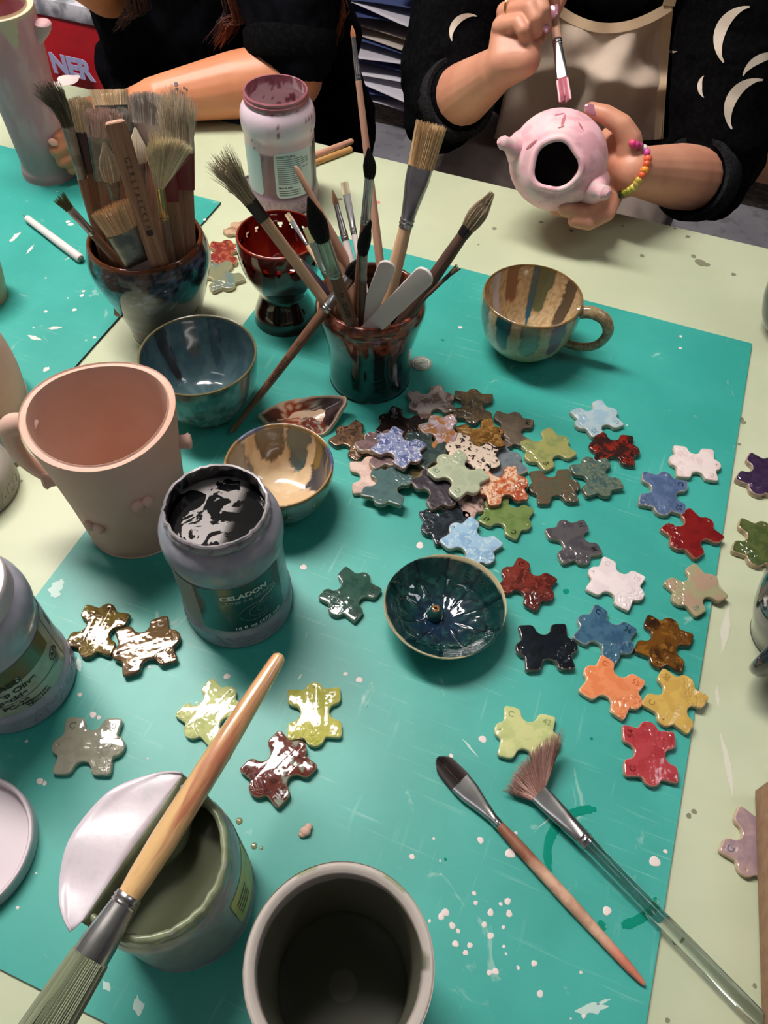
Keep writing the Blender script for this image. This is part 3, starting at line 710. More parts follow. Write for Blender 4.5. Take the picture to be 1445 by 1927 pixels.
lines = cat_(*[rect_wrap(.04495, ap - .14, ap + (.80 if i % 5 else .62) - (.26 if 4 < i < 11 else 0), zz, zz + .0011, 12) for i, zz in enumerate([.0775 - .0027 * j for j in range(13)])])
for i in range(13):
    zz = .0775 - .0027 * i
    build('small_print_line', rect_wrap(.04495, ap - .14, ap + (.84 if i % 4 else .62) - (.26 if 5 < i < 12 else 0), zz, zz + .0010, 12), mat('grey_small_print', (112, 116, 118), rough=.6) if i == 0 else bpy.data.materials['grey_small_print'], pj)
build('label_lettering', wrap(text('Made in USA', .0034, .0001, 'LEFT'), .0450, ap - .14, .0405), M_blk, pj)
for zz in (.0355, .0325, .0295): build('small_print_line', rect_wrap(.04495, ap - .14, ap + .5, zz, zz + .0012, 12), bpy.data.materials['grey_small_print'], pj)
emboss(pj, mat('pink_plastic_plain', (190, 160, 172), rough=.35), .0466, .012, ap, size=.017)
# olive jar with a white lid at the left
OJ = None
def fit_right_bottom(rx, by, r):            # base circle whose right end and lowest edge are seen at rx, by
    best = None
    x, y = P(rx - 100, by - 100).x, P(rx - 100, by - 100).y
    for it in range(60):
        pts = [V((x + r * math.cos(q * PI / 36), y + r * math.sin(q * PI / 36), TZ + MT)) for q in range(72)]
        px = []
        for p in pts:
            v = p - CC; Z = v.dot(CF); px.append((CX + FPX * v.dot(CR) / Z, CY - FPX * v.dot(CU) / Z))
        ex = rx - max(a for a, b in px); ey = by - max(b for a, b in px)
        x += ex * .0004; y -= ey * .0004
    return x, y
OJ = fit_right_bottom(145, 1383, .0465)
def c_oj(t, z, inner, r):
    n = fnoise((math.cos(t) * 3, math.sin(t) * 3, z * 40), 1.5)
    return mixc((150, 152, 166), (162, 162, 174), sm(n, -.3, .4))
oj = thing('glaze_jar', 'closed glaze jar with a white lid and an olive and pale green label', 'jar', vessel_M(*OJ, MT))
build('body', lathe(jar_prof()[:18] + [(0, .143)], col=c_oj, soft=False), M_cj, oj)
M_lid = mat('white_plastic_lid', (208, 196, 202), rough=.35)
build('lid', lathe([(0, .128), (.0405, .128), (.0415, .1285), (.0415, .1445), (.0405, .1462), (.036, .147), (.0345, .1462), (0, .1462)], soft=False), M_lid, oj)
ao = ang_to_cam(*OJ) + .15
M_olab = mat('label_pale_green', (170, 178, 158), (150, 156, 136), scale=60, lo=.4, hi=.7, rough=.35, coat=.2)
M_oliv = mat('label_olive', (86, 84, 36), (110, 94, 48), scale=20, lo=.4, hi=.7, rough=.3, coat=.2)
build('label', rect_wrap(.0448, ao - 1.3, ao + .78, .0275, .088, 44), M_olab, oj)
build('label_band', rect_wrap(.0450, ao - 1.3, ao + .60, .0665, .088, 36), M_oliv, oj)
build('label_side_panel', rect_wrap(.0449, ao + .80, ao + 1.45, .0275, .088, 16), mat('label_side_grey', (166, 168, 164), rough=.4), oj)
for i in range(5): build('barcode_bar', rect_wrap(.0451, ao + .98 + i * .025, ao + .99 + i * .025 + (.006 if i % 2 else 0), .062, .078, 2), M_blk, oj)
build('label_badge', wrap((bevel(box(-.0135, .0135, -.0042, .0042, 0, .0004), .0002)[0], bevel(box(-.0135, .0135, -.0042, .0042, 0, .0004), .0002)[1]), .0450, ao - .42, .0690), M_blk, oj)
build('label_badge_face', wrap(box(-.0127, .0127, -.0035, .0035, 0, .0006), .0450, ao - .42, .0690), M_paper, oj)
build('label_lettering', wrap(text('AMACO', .0074, .0003), .0457, ao - .42, .0690), M_blk, oj)
build('label_lettering', wrap(text('Deep Olive', .0086, .00025), .0451, ao - .36, .0588), M_blk, oj)
build('label_lettering', wrap(text('Speckle', .0086, .00025), .0451, ao - .44, .0500), M_blk, oj)
build('label_rule', rect_wrap(.0451, ao - 1.2, ao + .50, .0444, .0450, 30), M_blk, oj)
build('label_lettering', wrap(text('PC-29', .0080, .00025), .0451, ao - .42, .0392), M_blk, oj)
build('label_lettering', wrap(text('Food Safe', .0036, .0001), .0451, ao - .02, .0350), M_blk, oj)
build('label_lettering', wrap(text('LEAD FREE', .0042, .0001), .0451, ao - .06, .0305), M_blk, oj)
build('label_lettering', wrap(text('T4', .0032, .0002), .0451, ao - .24, .0352), M_blk, oj)
def ringw(cx_, cy_, r, m, par, rw=.0449, a=0):
    build('label_ring', wrap(tube([V((cx_ + r * math.cos(q * PI / 16), cy_ + r * math.sin(q * PI / 16), .0002)) for q in range(33)], .0003, 5), rw, a, 0), m, par)
ringw(0, .0352, .0026, M_blk, oj, a=ao - .24); ringw(0, .0525, .0056, M_blk, oj, a=ao + .58)
build('label_lettering', wrap(text('AP', .0078, .0002), .0451, ao + .58, .0525), M_blk, oj)
for i in range(3): build('small_print_line', rect_wrap(.0451, ao + .50, ao + .68, .0440 - i * .002, .0448 - i * .002, 6), bpy.data.materials['grey_small_print'], oj)
emboss(oj, mat('grey_plastic_plain2', (152, 154, 168), rough=.35), .0466, .012, ao + .3, size=.017)
# upside down lid at the lower left
lc = P(-62, 1600, MT)
lid = thing('jar_lid', 'white ribbed jar lid lying upside down at the lower left', 'lid', Matrix.Translation(lc))
build('shell', lathe([(0, 0), (.0485, 0), (.0495, .001), (.0495, .012), (.0485, .0132), (.047, .0132), (.046, .012), (.0455, .004), (0, .0032)], seg=240, soft=False, step=.002, rf=lambda r, t, z: r + (.0004 * math.sin(t * 120) if (r > .049 and .001 < z < .0125) else 0)), M_lid, lid)
# dark mug at the right edge
DMc = P(1484, 1200, 0); dm = thing('mug', 'dark blue brown glazed mug at the right edge of the table', 'mug', Matrix.Translation(DMc))
def c_dm(t, z, inner, r):
    n = fnoise((math.cos(t) * 2, math.sin(t) * 2, z * 16), 2); n2 = fnoise((math.cos(t) * 5, math.sin(t) * 5, z * 30), 2)
    if inner: return mixc((70, 46, 30), (96, 74, 54), sm(n, -.3, .4))
    b = mixc((30, 34, 38), (74, 84, 92), sm(n2, -.1, .5)); b = mixc(b, (70, 78, 70), (1 - sm(z, .02, .05)) * .6)
    return mixc(b, (86, 44, 32), sm(z + n * .004, .092, .097))
M_dm = mat('dark_mug_glaze', (40, 44, 52), attr=True, rough=.1, coat=.6)
build('body', lathe([(0, 0), (.030, 0), (.033, .002), (.036, .012), (.044, .035), (.0485, .06), (.048, .085), (.0465, .097), (.0450, .0985), (.0435, .097), (.044, .08), (.0435, .055), (.036, .018), (0, .010)], col=c_dm), M_dm, dm)
hq = P(1400, 1290, .02) - DMc; hang = math.atan2(hq.y, hq.x); H3 = lambda r, z: V((r * math.cos(hang), r * math.sin(hang), z))
build('handle', tube(spline([H3(.046, .075), H3(.062, .078), H3(.074, .062), H3(.074, .042), H3(.062, .026), H3(.042, .022)], 7), .0085, 14, .8), mat('dark_mug_handle_glaze', (36, 40, 52), (96, 84, 92), scale=70, lo=.5, hi=.7, rough=.1, coat=.6), dm)
# teal bowl at the right edge
tb = P(1490, 628, 0)
o = build('bowl', lathe([(0, 0), (.026, 0), (.029, .002), (.042, .018), (.050, .042), (.0515, .058), (.050, .0605), (.0485, .058), (.047, .042), (.038, .016), (0, .008)], col=lambda t, z, i, r: mixc((28, 62, 66), (16, 38, 44), sm(fnoise((math.cos(t), math.sin(t), z * 20), 2), -.2, .3)) if z < .057 else (90, 66, 44)), M_dm, None, Matrix.Translation(tb))
tag(o, 'dark teal glazed bowl cut off by the right edge above the mat corner', 'bowl')
# left edge: bisque vase, cup, jar
bv = P(-62, 762, MT); o = build('vase', lathe([(0, 0), (.056, 0), (.060, .004), (.063, .03), (.062, .06), (.055, .10), (.042, .13), (.030, .147), (.027, .156), (.029, .168), (.026, .168), (.024, .156), (.038, .13), (.05, .10), (.055, .05), (.05, .012), (0, .008)]), M_bisque, None, Matrix.Translation(bv))
tag(o, 'large pale bisque vase standing at the left edge behind the clay mug', 'vase')
bc = P(-34, 560, MT); o = build('cup', lathe([(0, 0), (.026, 0), (.029, .003), (.034, .03), (.036, .05), (.0345, .052), (.032, .049), (.030, .03), (.024, .008), (0, .006)]), mat('cream_cup', (206, 176, 140), rough=.5), None, Matrix.Translation(bc))
tag(o, 'cream rimmed cup barely showing at the left edge of the left mat', 'cup')
lj = fit_right_bottom(36, 992, .0465)
jl = thing('glaze_jar', 'beige grey plastic jar with raised lettering round its base, left edge', 'jar', vessel_M(*lj, 0))
M_lj = mat('beige_grey_plastic', (150, 142, 132), rough=.45)
build('body', lathe([(0, 0), (.043, 0), (.0463, .002), (.0465, .024), (.0455, .028), (.040, .034), (.030, .036), (0, .036)], soft=False), M_lj, jl)
emboss(jl, M_lj, .0466, .012, ang_to_cam(*lj) + .5, size=.016)
# pink vase held by the person at the upper left
VB = None
vb = P(96, 322, MT); ax = (W(-8, 0, (P(0, 0) - CC).dot(CF) * .0 + 1.10) - vb)
VT = PY(-9, 12, vb.y - .012); axis = (VT - vb); VL = axis.length; axis.normalize()
xa = axis.cross(V((0, 1, 0))).normalized(); ya = axis.cross(xa)
MV = Matrix(((xa.x, ya.x, axis.x, vb.x), (xa.y, ya.y, axis.y, vb.y), (xa.z, ya.z, axis.z, vb.z), (0, 0, 0, 1)))
MV = Matrix.Translation(vb + V((0, 0, .001))) @ V((0, 0, 1)).rotation_difference(axis).to_matrix().to_4x4()
pv = thing('vase', 'tall mauve pink cylinder vase with bare cream rim held at upper left', 'vase', MV)
print('VASE height', VL)
def c_pv(t, z, inner, r):
    n = fnoise((math.cos(t) * 2, math.sin(t) * 2, z * 16), 1.4)
    b = mixc((206, 142, 150), (216, 160, 166), sm(n, -.4, .5)); b = mixc(b, (156, 136, 136), (1 - sm(z, .03, .07 + n * .02)) * .7)
    d = (t - 5.35 + PI) % (2 * PI) - PI
    lim = VL - .005 - .004 * math.sin(t * 3) - .024 * max(0, 1 - (d / .22) ** 2) * (abs(d) < .22)
    return mixc(b, (206, 184, 156), sm(z, lim - .002, lim))
build('body', lathe([(0, 0), (.034, 0), (.037, .003), (.0365, .010), (.0345, .018), (.035, .05), (.037, .10), (.040, VL * .7), (.043, VL - .004), (.042, VL), (.036, VL), (.035, VL - .006), (.034, VL * .5), (.031, .02), (0, .012)], col=c_pv), mat('mauve_vase_glaze', (150, 120, 124), attr=True, rough=.6), pv)
hn = PY(79, 47, vb.y - .01); hl = MV.inverted() @ hn
build('handle_nub', tube(spline([V((hl.x * .55, hl.y * .55, hl.z - .022)), V((hl.x * .82, hl.y * .8, hl.z - .010)), V((hl.x, hl.y, hl.z)), V((hl.x * 1.02, hl.y, hl.z + .006))], 5), [.010] * 8 + [.0105] * 5 + [.009, .007, .004], 14), mat('mauve_plain', (186, 148, 150), rough=.6), pv)
# ================================================================== glaze test tiles
def tile_outline(v):
    rnd = random.Random(v); j = lambda a: a + rnd.uniform(-.7, .7)
    pts = []
    def arc(cx, cy, r, a0, a1, n=9):
        for i in range(n):
            a = math.radians(a0 + (a1 - a0) * i / (n - 1)); pts.append((cx + r * math.cos(a), cy + r * math.sin(a)))
    w, h = 20.5, 21.0
    pts.append((-w - .4, -h)); 
    nx, nd, nr = j(0), j(10.2), 8.3
    pts.extend([(nx - nr - 2.2, -h)]); arc(nx, -h + nd - nr, nr, 180, 0); pts.append((nx + nr + 2.2, -h))
    pts.append((w + .4, -h)); pts.append((w - 1.0, -8.5)); arc(w - .5, j(0), 7.0, -75, 75); pts.append((w - 1.0, 8.5)); pts.append((w + .4, h))
    nx, nd = j(0), j(10.2)
    pts.append((nx + nr + 2.2, h)); arc(nx, h - nd + nr, nr, 0, -180); pts.append((nx - nr - 2.2, h))
    pts.append((-w - .4, h)); pts.append((-w + 1.0, 8.5)); arc(-w + .5, j(0), 6.2, 105, 255); pts.append((-w + 1.0, -8.5))
    for _ in range(2):                           # soften the corners
        q = []
        for i, a in enumerate(pts):
            b = pts[(i + 1) % len(pts)]; L = math.hypot(b[0] - a[0], b[1] - a[1]); f = min(.25, 1.1 / max(L, .01))
            q += [(a[0] + (b[0] - a[0]) * f, a[1] + (b[1] - a[1]) * f), (b[0] + (a[0] - b[0]) * f, b[1] + (a[1] - b[1]) * f)]
        pts = q
    hole = [(-22.6 + 1.75 * math.cos(-2 * PI * i / 18), 1.75 * math.sin(-2 * PI * i / 18)) for i in range(18)]
    S = .001
    return [[(x * S, y * S) for x, y in pts], [(x * S, y * S) for x, y in hole]]
TT = .0062
TILE_ME = [outline(tile_outline(v), TT, .0014, 3) for v in (1, 2, 3, 4)]
_tm = {}
def tile(label, hole, opp, c1, c2=None, c3=None, z=0.0, tilt=(0, 0), near='C', far='', ink=None, scale=90, lo=.45, hi=.6, edge=(205, 185, 155), ef=.75, rough=.08, bump=.35, metal=0., cells=0., clay=(196, 170, 138), base=MT, group='glaze test tiles'):
    i = tile.n; tile.n += 1
    z += (i % 7) * .00006
    zt = base + z + TT
    A, B = P(*hole, zt), P(*opp, zt); d = B - A
    s = max(.93, min(1.09, d.length / .0500)); a = math.atan2(d.y, d.x)
    u = V((math.cos(a), math.sin(a), 0)); c = (A + B) / 2 - u * .0025 * s
    c.z = TZ + base + z
    M = Matrix.Translation(c) @ Matrix.Rotation(a, 4, 'Z') @ Matrix.Rotation(math.radians(tilt[0]), 4, 'X') @ Matrix.Rotation(math.radians(tilt[1]), 4, 'Y') @ Matrix.Scale(s, 4)
    m = glaze_tile('tile_glaze_%d' % i, c1, c2, scale, lo, hi, edge, ef, rough, bump, metal, c3, clay, cells, seed=i)
    o = build('glaze_tile', TILE_ME[i % 4], m, None, M, angle=50)
    tag(o, label, 'tile', group)
    ink = ink or tuple(max(0, int(q * .5)) for q in c1)
    mi = mat('stamp_%d' % i, ink, rough=.2)
    for s_, x, y, rot in ((near, -.0155, .0152, 0), (far, .0148, .0152, 0)):
        if s_:
            d2 = text(s_, .0072, .00012 if len(s_) > 1 else .0002)
            build('stamped_mark', d2, mi, o, Matrix.Translation(V((x, y, TT + .00006))))
    return o
tile.n = 0
# ---- the pile by the centre pot
tile('mauve tile lying underneath the speckled blue tile of the pile', (736, 866), (696, 815), (126, 104, 104), (104, 84, 86), near='', z=.0064, tilt=(2, 2))
tile('glossy near black tile behind the pile, next to the copper lustre tile', (729, 788), (789, 811), (28, 20, 20), (40, 28, 26), near='', cells=.5, edge=(70, 54, 44), ef=.35)
tile('copper lustre brown tile at the left end of the pile', (650, 812), (696, 846), (108, 84, 66), (150, 112, 80), (72, 58, 50), near='', edge=(52, 42, 36), rough=.16, metal=.35)
tile('greyish white tile with brown mottling and stamp 173, nearest the centre pot', (777, 763), (852, 744), (170, 158, 154), (112, 90, 80), scale=70, near='', far='173', ink=(222, 200, 170), rough=.14, edge=(130, 96, 70))
tile('dark bronze olive tile at the back of the pile', (892, 738), (888, 793), (84, 70, 48), (58, 54, 46), (100, 84, 58), near='', edge=(84, 62, 40), rough=.2)
tile('matte grey brown tile at the right back of the pile', (969, 784), (953, 834), (94, 82, 68), (80, 70, 58), near='SM', edge=(84, 66, 50), rough=.32)
tile('lilac and orange streaked tile in the middle of the pile', (852, 836), (816, 786), (176, 152, 158), (166, 112, 62), (196, 182, 186), scale=60, near='', far='55', edge=(176, 136, 104), z=.0063, tilt=(2, -3), ink=(210, 190, 190))
tile('dark teal tile showing two stamped corners behind the speckled blue tile', (822, 858), (772, 818), (46, 62, 62), (62, 78, 72), near='35', z=.0066, edge=(120, 104, 84))
tile('glossy amber brown tile with black edge on top of the pile', (940, 812), (860, 829), (118, 84, 38), (90, 60, 24), (140, 108, 58), near='', z=.0068, tilt=(2, 3), edge=(40, 26, 18), ef=.9, clay=(40, 30, 24))
tile('small olive striped tile mostly buried under the pale celadon tile', (806, 900), (822, 852), (120, 112, 80), (84, 74, 50), near='', z=0)
tile('blue grey tile half hidden behind the red crackle tile', (968, 860), (908, 890), (112, 122, 126), (96, 108, 114), near='', far='H')
tile('white tile with black speckles sticking out behind the pale celadon tile', (846, 842), (940, 872), (212, 194, 174), (40, 30, 28), scale=190, lo=.56, hi=.6, z=.0069, tilt=(-3, 3), near='', edge=(44, 34, 30), ef=.9, rough=.3)
tile('dark plum tile under the left side of the pale celadon tile', (842, 936), (806, 888), (44, 40, 48), (58, 52, 58), near='', z=.0063, rough=.3, edge=(150, 130, 110))
tile('dark tile with a pinkish corner under the pale celadon tile', (892, 946), (838, 924), (64, 54, 54), (190, 160, 148), scale=60, near='', z=0, edge=(150, 130, 110))
tile('bare pinkish white tile peeking out below the mauve tile', (697, 872), (704, 925), (206, 180, 168), (190, 160, 148), near='', rough=.6, z=0)
tile('speckled blue and white tile on top of the pile at the left', (717, 822), (791, 862), (128, 138, 172), (80, 92, 140), (196, 196, 210), scale=130, near='', far='35', z=.0134, tilt=(-3, 2), rough=.14, edge=(176, 140, 112))
tile('smooth dark blue green tile leaning on the pile at the front left', (717, 940), (743, 880), (78, 104, 102), (70, 94, 96), near='', z=.0068, tilt=(-3, 4), edge=(132, 128, 104))
tile('pale celadon tile stamped 19 and C on top of the pile', (893, 917), (826, 858), (170, 178, 150), (158, 168, 142), near='C', far='19', z=.0136, tilt=(2, -2), edge=(196, 188, 160), ink=(112, 128, 112))
tile('white and rust red crackled tile at the right front of the pile', (912, 918), (988, 904), (208, 178, 150), (162, 74, 40), (190, 110, 70), scale=120, lo=.48, hi=.58, near='', far='', z=.0066, tilt=(3, 0), cells=1, edge=(150, 70, 42), rough=.14)
tile('leaf green tile stamped 47 and C in front of the red crackled tile', (988, 985), (911, 948), (110, 130, 74), (94, 118, 62), near='C', far='47', edge=(170, 160, 110), ink=(34, 46, 26), z=0)
tile('blue black tile with pitted corner in front of the pile', (869, 972), (804, 993), (28, 34, 40), (44, 54, 62), scale=120, near='', cells=.7, edge=(60, 54, 48), ef=.4)
tile('light sky blue tile between the pile and the teal dish', (855, 992), (927, 1054), (150, 184, 206), (130, 166, 194), (176, 200, 212), near='', edge=(176, 160, 136), z=.0015, tilt=(0, 2))
# ---- right half of the mat
tile('olive yellow tile just right of the pile', (1062, 827), (992, 863), (146, 146, 88), (124, 134, 84), near='', far='46', edge=(196, 178, 126))
tile('pale ice blue tile stamped 25, farthest back on the mat', (1154, 773), (1086, 800), (168, 188, 192), (146, 176, 190), near='C', far='25', edge=(186, 172, 150), ink=(96, 124, 140))
tile('black tile with red patches touching the pale ice blue tile', (1120, 838), (1201, 848), (48, 26, 22), (128, 34, 22), (30, 18, 16), scale=70, near='', far='', cells=.6, edge=(70, 40, 30), ef=.5)
tile('mottled teal green tile in front of the black and red tile', (1138, 921), (1105, 864), (84, 104, 92), (60, 84, 84), (110, 110, 84), scale=140, near='', edge=(110, 100, 74), z=.001)
tile('brown green freckled tile right of the red crackled tile', (1008, 916), (1086, 911), (84, 80, 60), (98, 70, 50), (70, 84, 70), scale=150, near='', edge=(96, 74, 54), rough=.2)
tile('pinkish white tile near the right edge of the mat', (1349, 874), (1261, 864), (222, 208, 204), (212, 192, 190), near='C', far='', edge=(214, 190, 172), rough=.35, ink=(196, 176, 170))
tile('denim blue tile stamped C and 25', (1252, 894), (1245, 967), (86, 106, 138), (70, 90, 124), near='C', far='25', edge=(180, 164, 140), ink=(24, 32, 50))
tile('deep red glossy tile at the right edge of the mat', (1332, 981), (1268, 1028), (122, 24, 24), (104, 18, 20), near='', far='', edge=(170, 110, 84), ink=(80, 12, 14))
tile('gunmetal grey lustre tile stamped H', (1062, 985), (1102, 1058), (96, 92, 96), (80, 78, 84), near='H', far='M', metal=.3, edge=(150, 132, 112), rough=.14)
tile('white tile stamped C and 10 in front of the gunmetal tile', (1118, 1075), (1211, 1122), (224, 212, 212), (216, 202, 204), near='C', far='10', edge=(224, 204, 188), rough=.3, ink=(200, 184, 182))
tile('red brown tile with dark pitted corner, right of the teal dish', (955, 1075), (1039, 1124), (112, 44, 34), (78, 28, 24), (124, 58, 46), scale=80, near='C', far='', cells=1, edge=(90, 44, 32))
tile('sage beige tile stamped 40 overhanging the right edge of the mat', (1341, 1088), (1271, 1132), (154, 152, 116), (166, 140, 118), near='', far='40', edge=(186, 160, 122), scale=60, ink=(104, 124, 106))
tile('glossy jet black tile right of the teal dish', (981, 1218), (1086, 1214), (10, 16, 22), (16, 24, 34), near='C', far='15', edge=(150, 128, 104), ef=.3, ink=(4, 6, 8))
tile('petrol blue tile stamped C and 26', (1098, 1165), (1191, 1223), (62, 100, 122), (48, 82, 108), near='C', far='26', edge=(150, 150, 140), ink=(14, 34, 50))
tile('glossy amber tile with dark stamp, right of the petrol blue tile', (1238, 1245), (1266, 1165), (100, 62, 18), (54, 30, 10), (124, 84, 28), scale=50, near='', far='36', edge=(60, 34, 14), ef=.6, ink=(30, 16, 8))
tile('bright orange tile stamped C and 55', (1110, 1263), (1207, 1325), (222, 138, 92), (214, 124, 78), near='C', far='55', edge=(236, 196, 160), ink=(190, 96, 54))
tile('mustard yellow tile stamped 80 beside the orange tile', (1251, 1352), (1296, 1275), (198, 164, 84), (188, 152, 76), near='C', far='80', edge=(206, 176, 122), ink=(150, 122, 60), rough=.16)
tile('coral red tile stamped 54 below the mustard yellow tile', (1227, 1465), (1220, 1360), (170, 62, 68), (158, 50, 56), near='C', far='54', edge=(206, 140, 120), ink=(110, 26, 30))
tile('pale green tile stamped C and 42 under the fan brush tip', (942, 1372), (1054, 1398), (196, 200, 140), (180, 190, 128), near='C', far='42', edge=(214, 204, 164), ink=(136, 150, 96))
# ---- left and centre
tile('dark bottle green tile stamped 26 and 20 beside the teal dish', (682, 1088), (629, 1150), (48, 82, 70), (36, 68, 60), near='20', far='26', edge=(140, 140, 120), ink=(14, 26, 24))
tile('grey celadon tile stamped C and 40 at the lower left', (110, 1401), (232, 1404), (152, 150, 132), (142, 140, 124), near='C', far='40', edge=(176, 166, 144), ink=(100, 98, 86))
tile('pale yellow green tile half under the big brush handle', (432, 1302), (352, 1383), (186, 192, 128), (168, 178, 112), near='', far='47', edge=(214, 208, 160), ink=(140, 148, 88))
tile('yellow green tile stamped 41 touching the red brown tile', (591, 1293), (592, 1402), (186, 184, 92), (170, 170, 76), near='D', far='41', edge=(216, 206, 150), ink=(134, 128, 56))
tile('red brown and celadon flowing tile stamped HL', (563, 1405), (475, 1494), (96, 42, 34), (130, 138, 122), (72, 30, 26), scale=58, lo=.52, hi=.58, near='', far='HL', edge=(150, 116, 90), ink=(60, 22, 20), z=.0005)
tile('bronze gold tile at the left, nearer the clay mug', (204, 1144), (158, 1234), (112, 94, 42), (86, 66, 30), near='', far='C', metal=.25, edge=(96, 70, 44), rough=.1, ink=(70, 54, 24))
tile('bronze brown tile touching the bronze gold tile', (222, 1229), (337, 1195), (116, 92, 62), (92, 66, 40), near='', far='C', metal=.25, edge=(84, 54, 36), rough=.1, z=.0006, ink=(80, 58, 38))
# ---- on the bare table
tile('red and gold mottled tile on the table beside the red goblet', (413, 491), (429, 452), (122, 48, 42), (166, 96, 60), (140, 60, 60), scale=120, near='', edge=(196, 150, 104), base=0, rough=.16)
tile('grey green tile beside the blue brush pot, below the red and gold tile', (399, 499), (436, 540), (128, 130, 100), (104, 124, 118), scale=60, near='', edge=(196, 186, 150), base=0)
tile('cream cornered tile mostly hidden behind the red goblet', (446, 424), (478, 446), (150, 110, 84), (190, 160, 130), near='', base=0, rough=.3)
tile('purple tile on the bare table at the right edge', (1453, 868), (1421, 928), (58, 40, 70), (48, 32, 60), near='', base=0, edge=(176, 150, 130), ink=(34, 22, 44))
tile('moss green tile on the bare table below the purple tile', (1438, 988), (1420, 1062), (84, 94, 50), (64, 80, 42), near='', base=0, edge=(190, 160, 130), cells=.6)
tile('lavender tile stamped C sticking out from under the cardboard', (1405, 1635), (1447, 1536), (146, 124, 132), (166, 140, 140), scale=60, near='C', base=0, edge=(206, 178, 150), ink=(70, 58, 66))
tile('small grey tile corner between the jar and the bisque vase at left edge', (18, 842), (-40, 850), (128, 126, 124), (110, 108, 108), near='', base=0, edge=(150, 146, 140))
# ================================================================== brushes
W_pale = wood('wood_pale', (206, 172, 138), (186, 148, 114))
W_pink = wood('wood_pinkish', (200, 156, 130), (182, 134, 112))
W_brown = wood('wood_brown', (128, 88, 62), (96, 62, 44), coat=.2)
W_dark = wood('wood_dark', (96, 68, 52), (70, 48, 38), coat=.2)
W_grey = wood('wood_weathered', (150, 124, 104), (124, 98, 82))
W_rough = wood('wood_flat_handle', (158, 118, 92), (128, 92, 72), rough=.6)
W_white = mat('white_lacquer_handle', (222, 210, 208), rough=.35)
W_purple = mat('purple_lacquer_handle', (66, 54, 70), rough=.35)
W_tipred = wood('wood_red_end', (198, 120, 96), (206, 142, 116))
F_silver = mat('ferrule_silver', (196, 194, 194), (170, 168, 170), scale=30, rough=.24, metal=1.0, bump=.05, bscale=300, bdist=.0004)
F_dull = mat('ferrule_dull', (140, 138, 134), (110, 108, 104), scale=60, rough=.38, metal=.9, bump=.1, bscale=200, bdist=.0004)
F_gold = mat('ferrule_gold', (196, 172, 120), rough=.2, metal=1.0)
F_dark = mat('ferrule_dark', (70, 64, 66), rough=.3, metal=.9)
F_green = mat('ferrule_greenish', (150, 172, 160), rough=.3, metal=.9)
F_red = mat('ferrule_red_paint', (116, 22, 24), rough=.28, coat=.4)
def hair_mat(name, rough=.6): return mat(name, (120, 110, 90), attr=True, rough=rough)
M_hair = hair_mat('bristle_hair')
M_hairwet = hair_mat('bristle_wet', .3)
M_stampink = mat('burnt_stamp', (46, 30, 24), rough=.6)

lerp = lambda a, b, t: a + (b - a) * t
def px_w(px, p): return px * (p - CC).dot(CF) / FPX
def axis_frame(A, T, roll=0.0):
    z = (T - A).normalized(); view = ((A + T) / 2 - CC).normalized()
    x = z.cross(view).normalized(); y = z.cross(x)
    M = Matrix(((x.x, y.x, z.x, A.x), (x.y, y.y, z.y, A.y), (x.z, y.z, z.z, A.z), (0, 0, 0, 1)))
    return M @ Matrix.Rotation(roll, 4, 'Z')
def bristles(z0, L, env, c1, c2, n=190, jit=.06, rad=.00042, curve=(0, 0), lean=(0, 0), tipc=None, seed=1, core=True, rag=0.0, dome=0.0):
    # env(t) -> (rx, ry) of the tuft at t = 0 (ferrule) .. 1 (tip)
    rnd = random.Random(seed); Vs, Fs, Cs = [], [], []
    S = 5
    for k in range(n):
        a = rnd.uniform(0, 2 * PI); r = math.sqrt(rnd.uniform(.0, 1.0))
        if rnd.random() < .5: r = rnd.uniform(.8, 1.02)
        u, v = r * math.cos(a), r * math.sin(a)
        ll = L * (1 - dome * (u * u) + rnd.uniform(-jit, jit * .6)); du, dv = rnd.uniform(-rag, rag), rnd.uniform(-rag, rag)
        c = mixc(c1, c2, rnd.random()); kq = rnd.uniform(.86, 1.14); c = tuple(min(255, q * kq) for q in c)
        off = len(Vs)
        for s in range(S + 1):
            t = s / S; rx, ry = env(t * ll / L if ll < L else t)
            p = V((u * rx + du * t * t + lean[0] * t + curve[0] * t * t, v * ry + dv * t * t + lean[1] * t + curve[1] * t * t, z0 + ll * t))
            q = rad * (1 - .75 * t)
            cc = c if tipc is None else mixc(c, tipc, sm(t, .55, .95))
            for m in range(3):
                an = m * 2 * PI / 3 + a
                Vs.append(p + V((q * math.cos(an), q * math.sin(an), 0))); Cs.append(lin(cc))
        for s in range(S):
            for m in range(3):
                b, e = off + s * 3 + m, off + s * 3 + (m + 1) % 3; Fs.append((b, e, e + 3, b + 3))
    if core:
        secs = []
        for s in range(9):
            t = s / 8 * .78; rx, ry = env(t); f = .84 if s < 8 else .6
            secs.append((z0 + L * t, rx * f, ry * f, 2, lean[0] * t + curve[0] * t * t, lean[1] * t + curve[1] * t * t))
        d = zloft(secs, 16); k = len(Vs); Vs += d[0]; Fs += [tuple(i + k for i in f) for f in d[1]]
        cm = mixc(c1, c2, .5)
        for i in range(len(d[0])):
            t = (i // 16) / 8; Cs.append(lin(cm if tipc is None else mixc(cm, tipc, sm(t, .55, .95))))
    return Vs, Fs, Cs
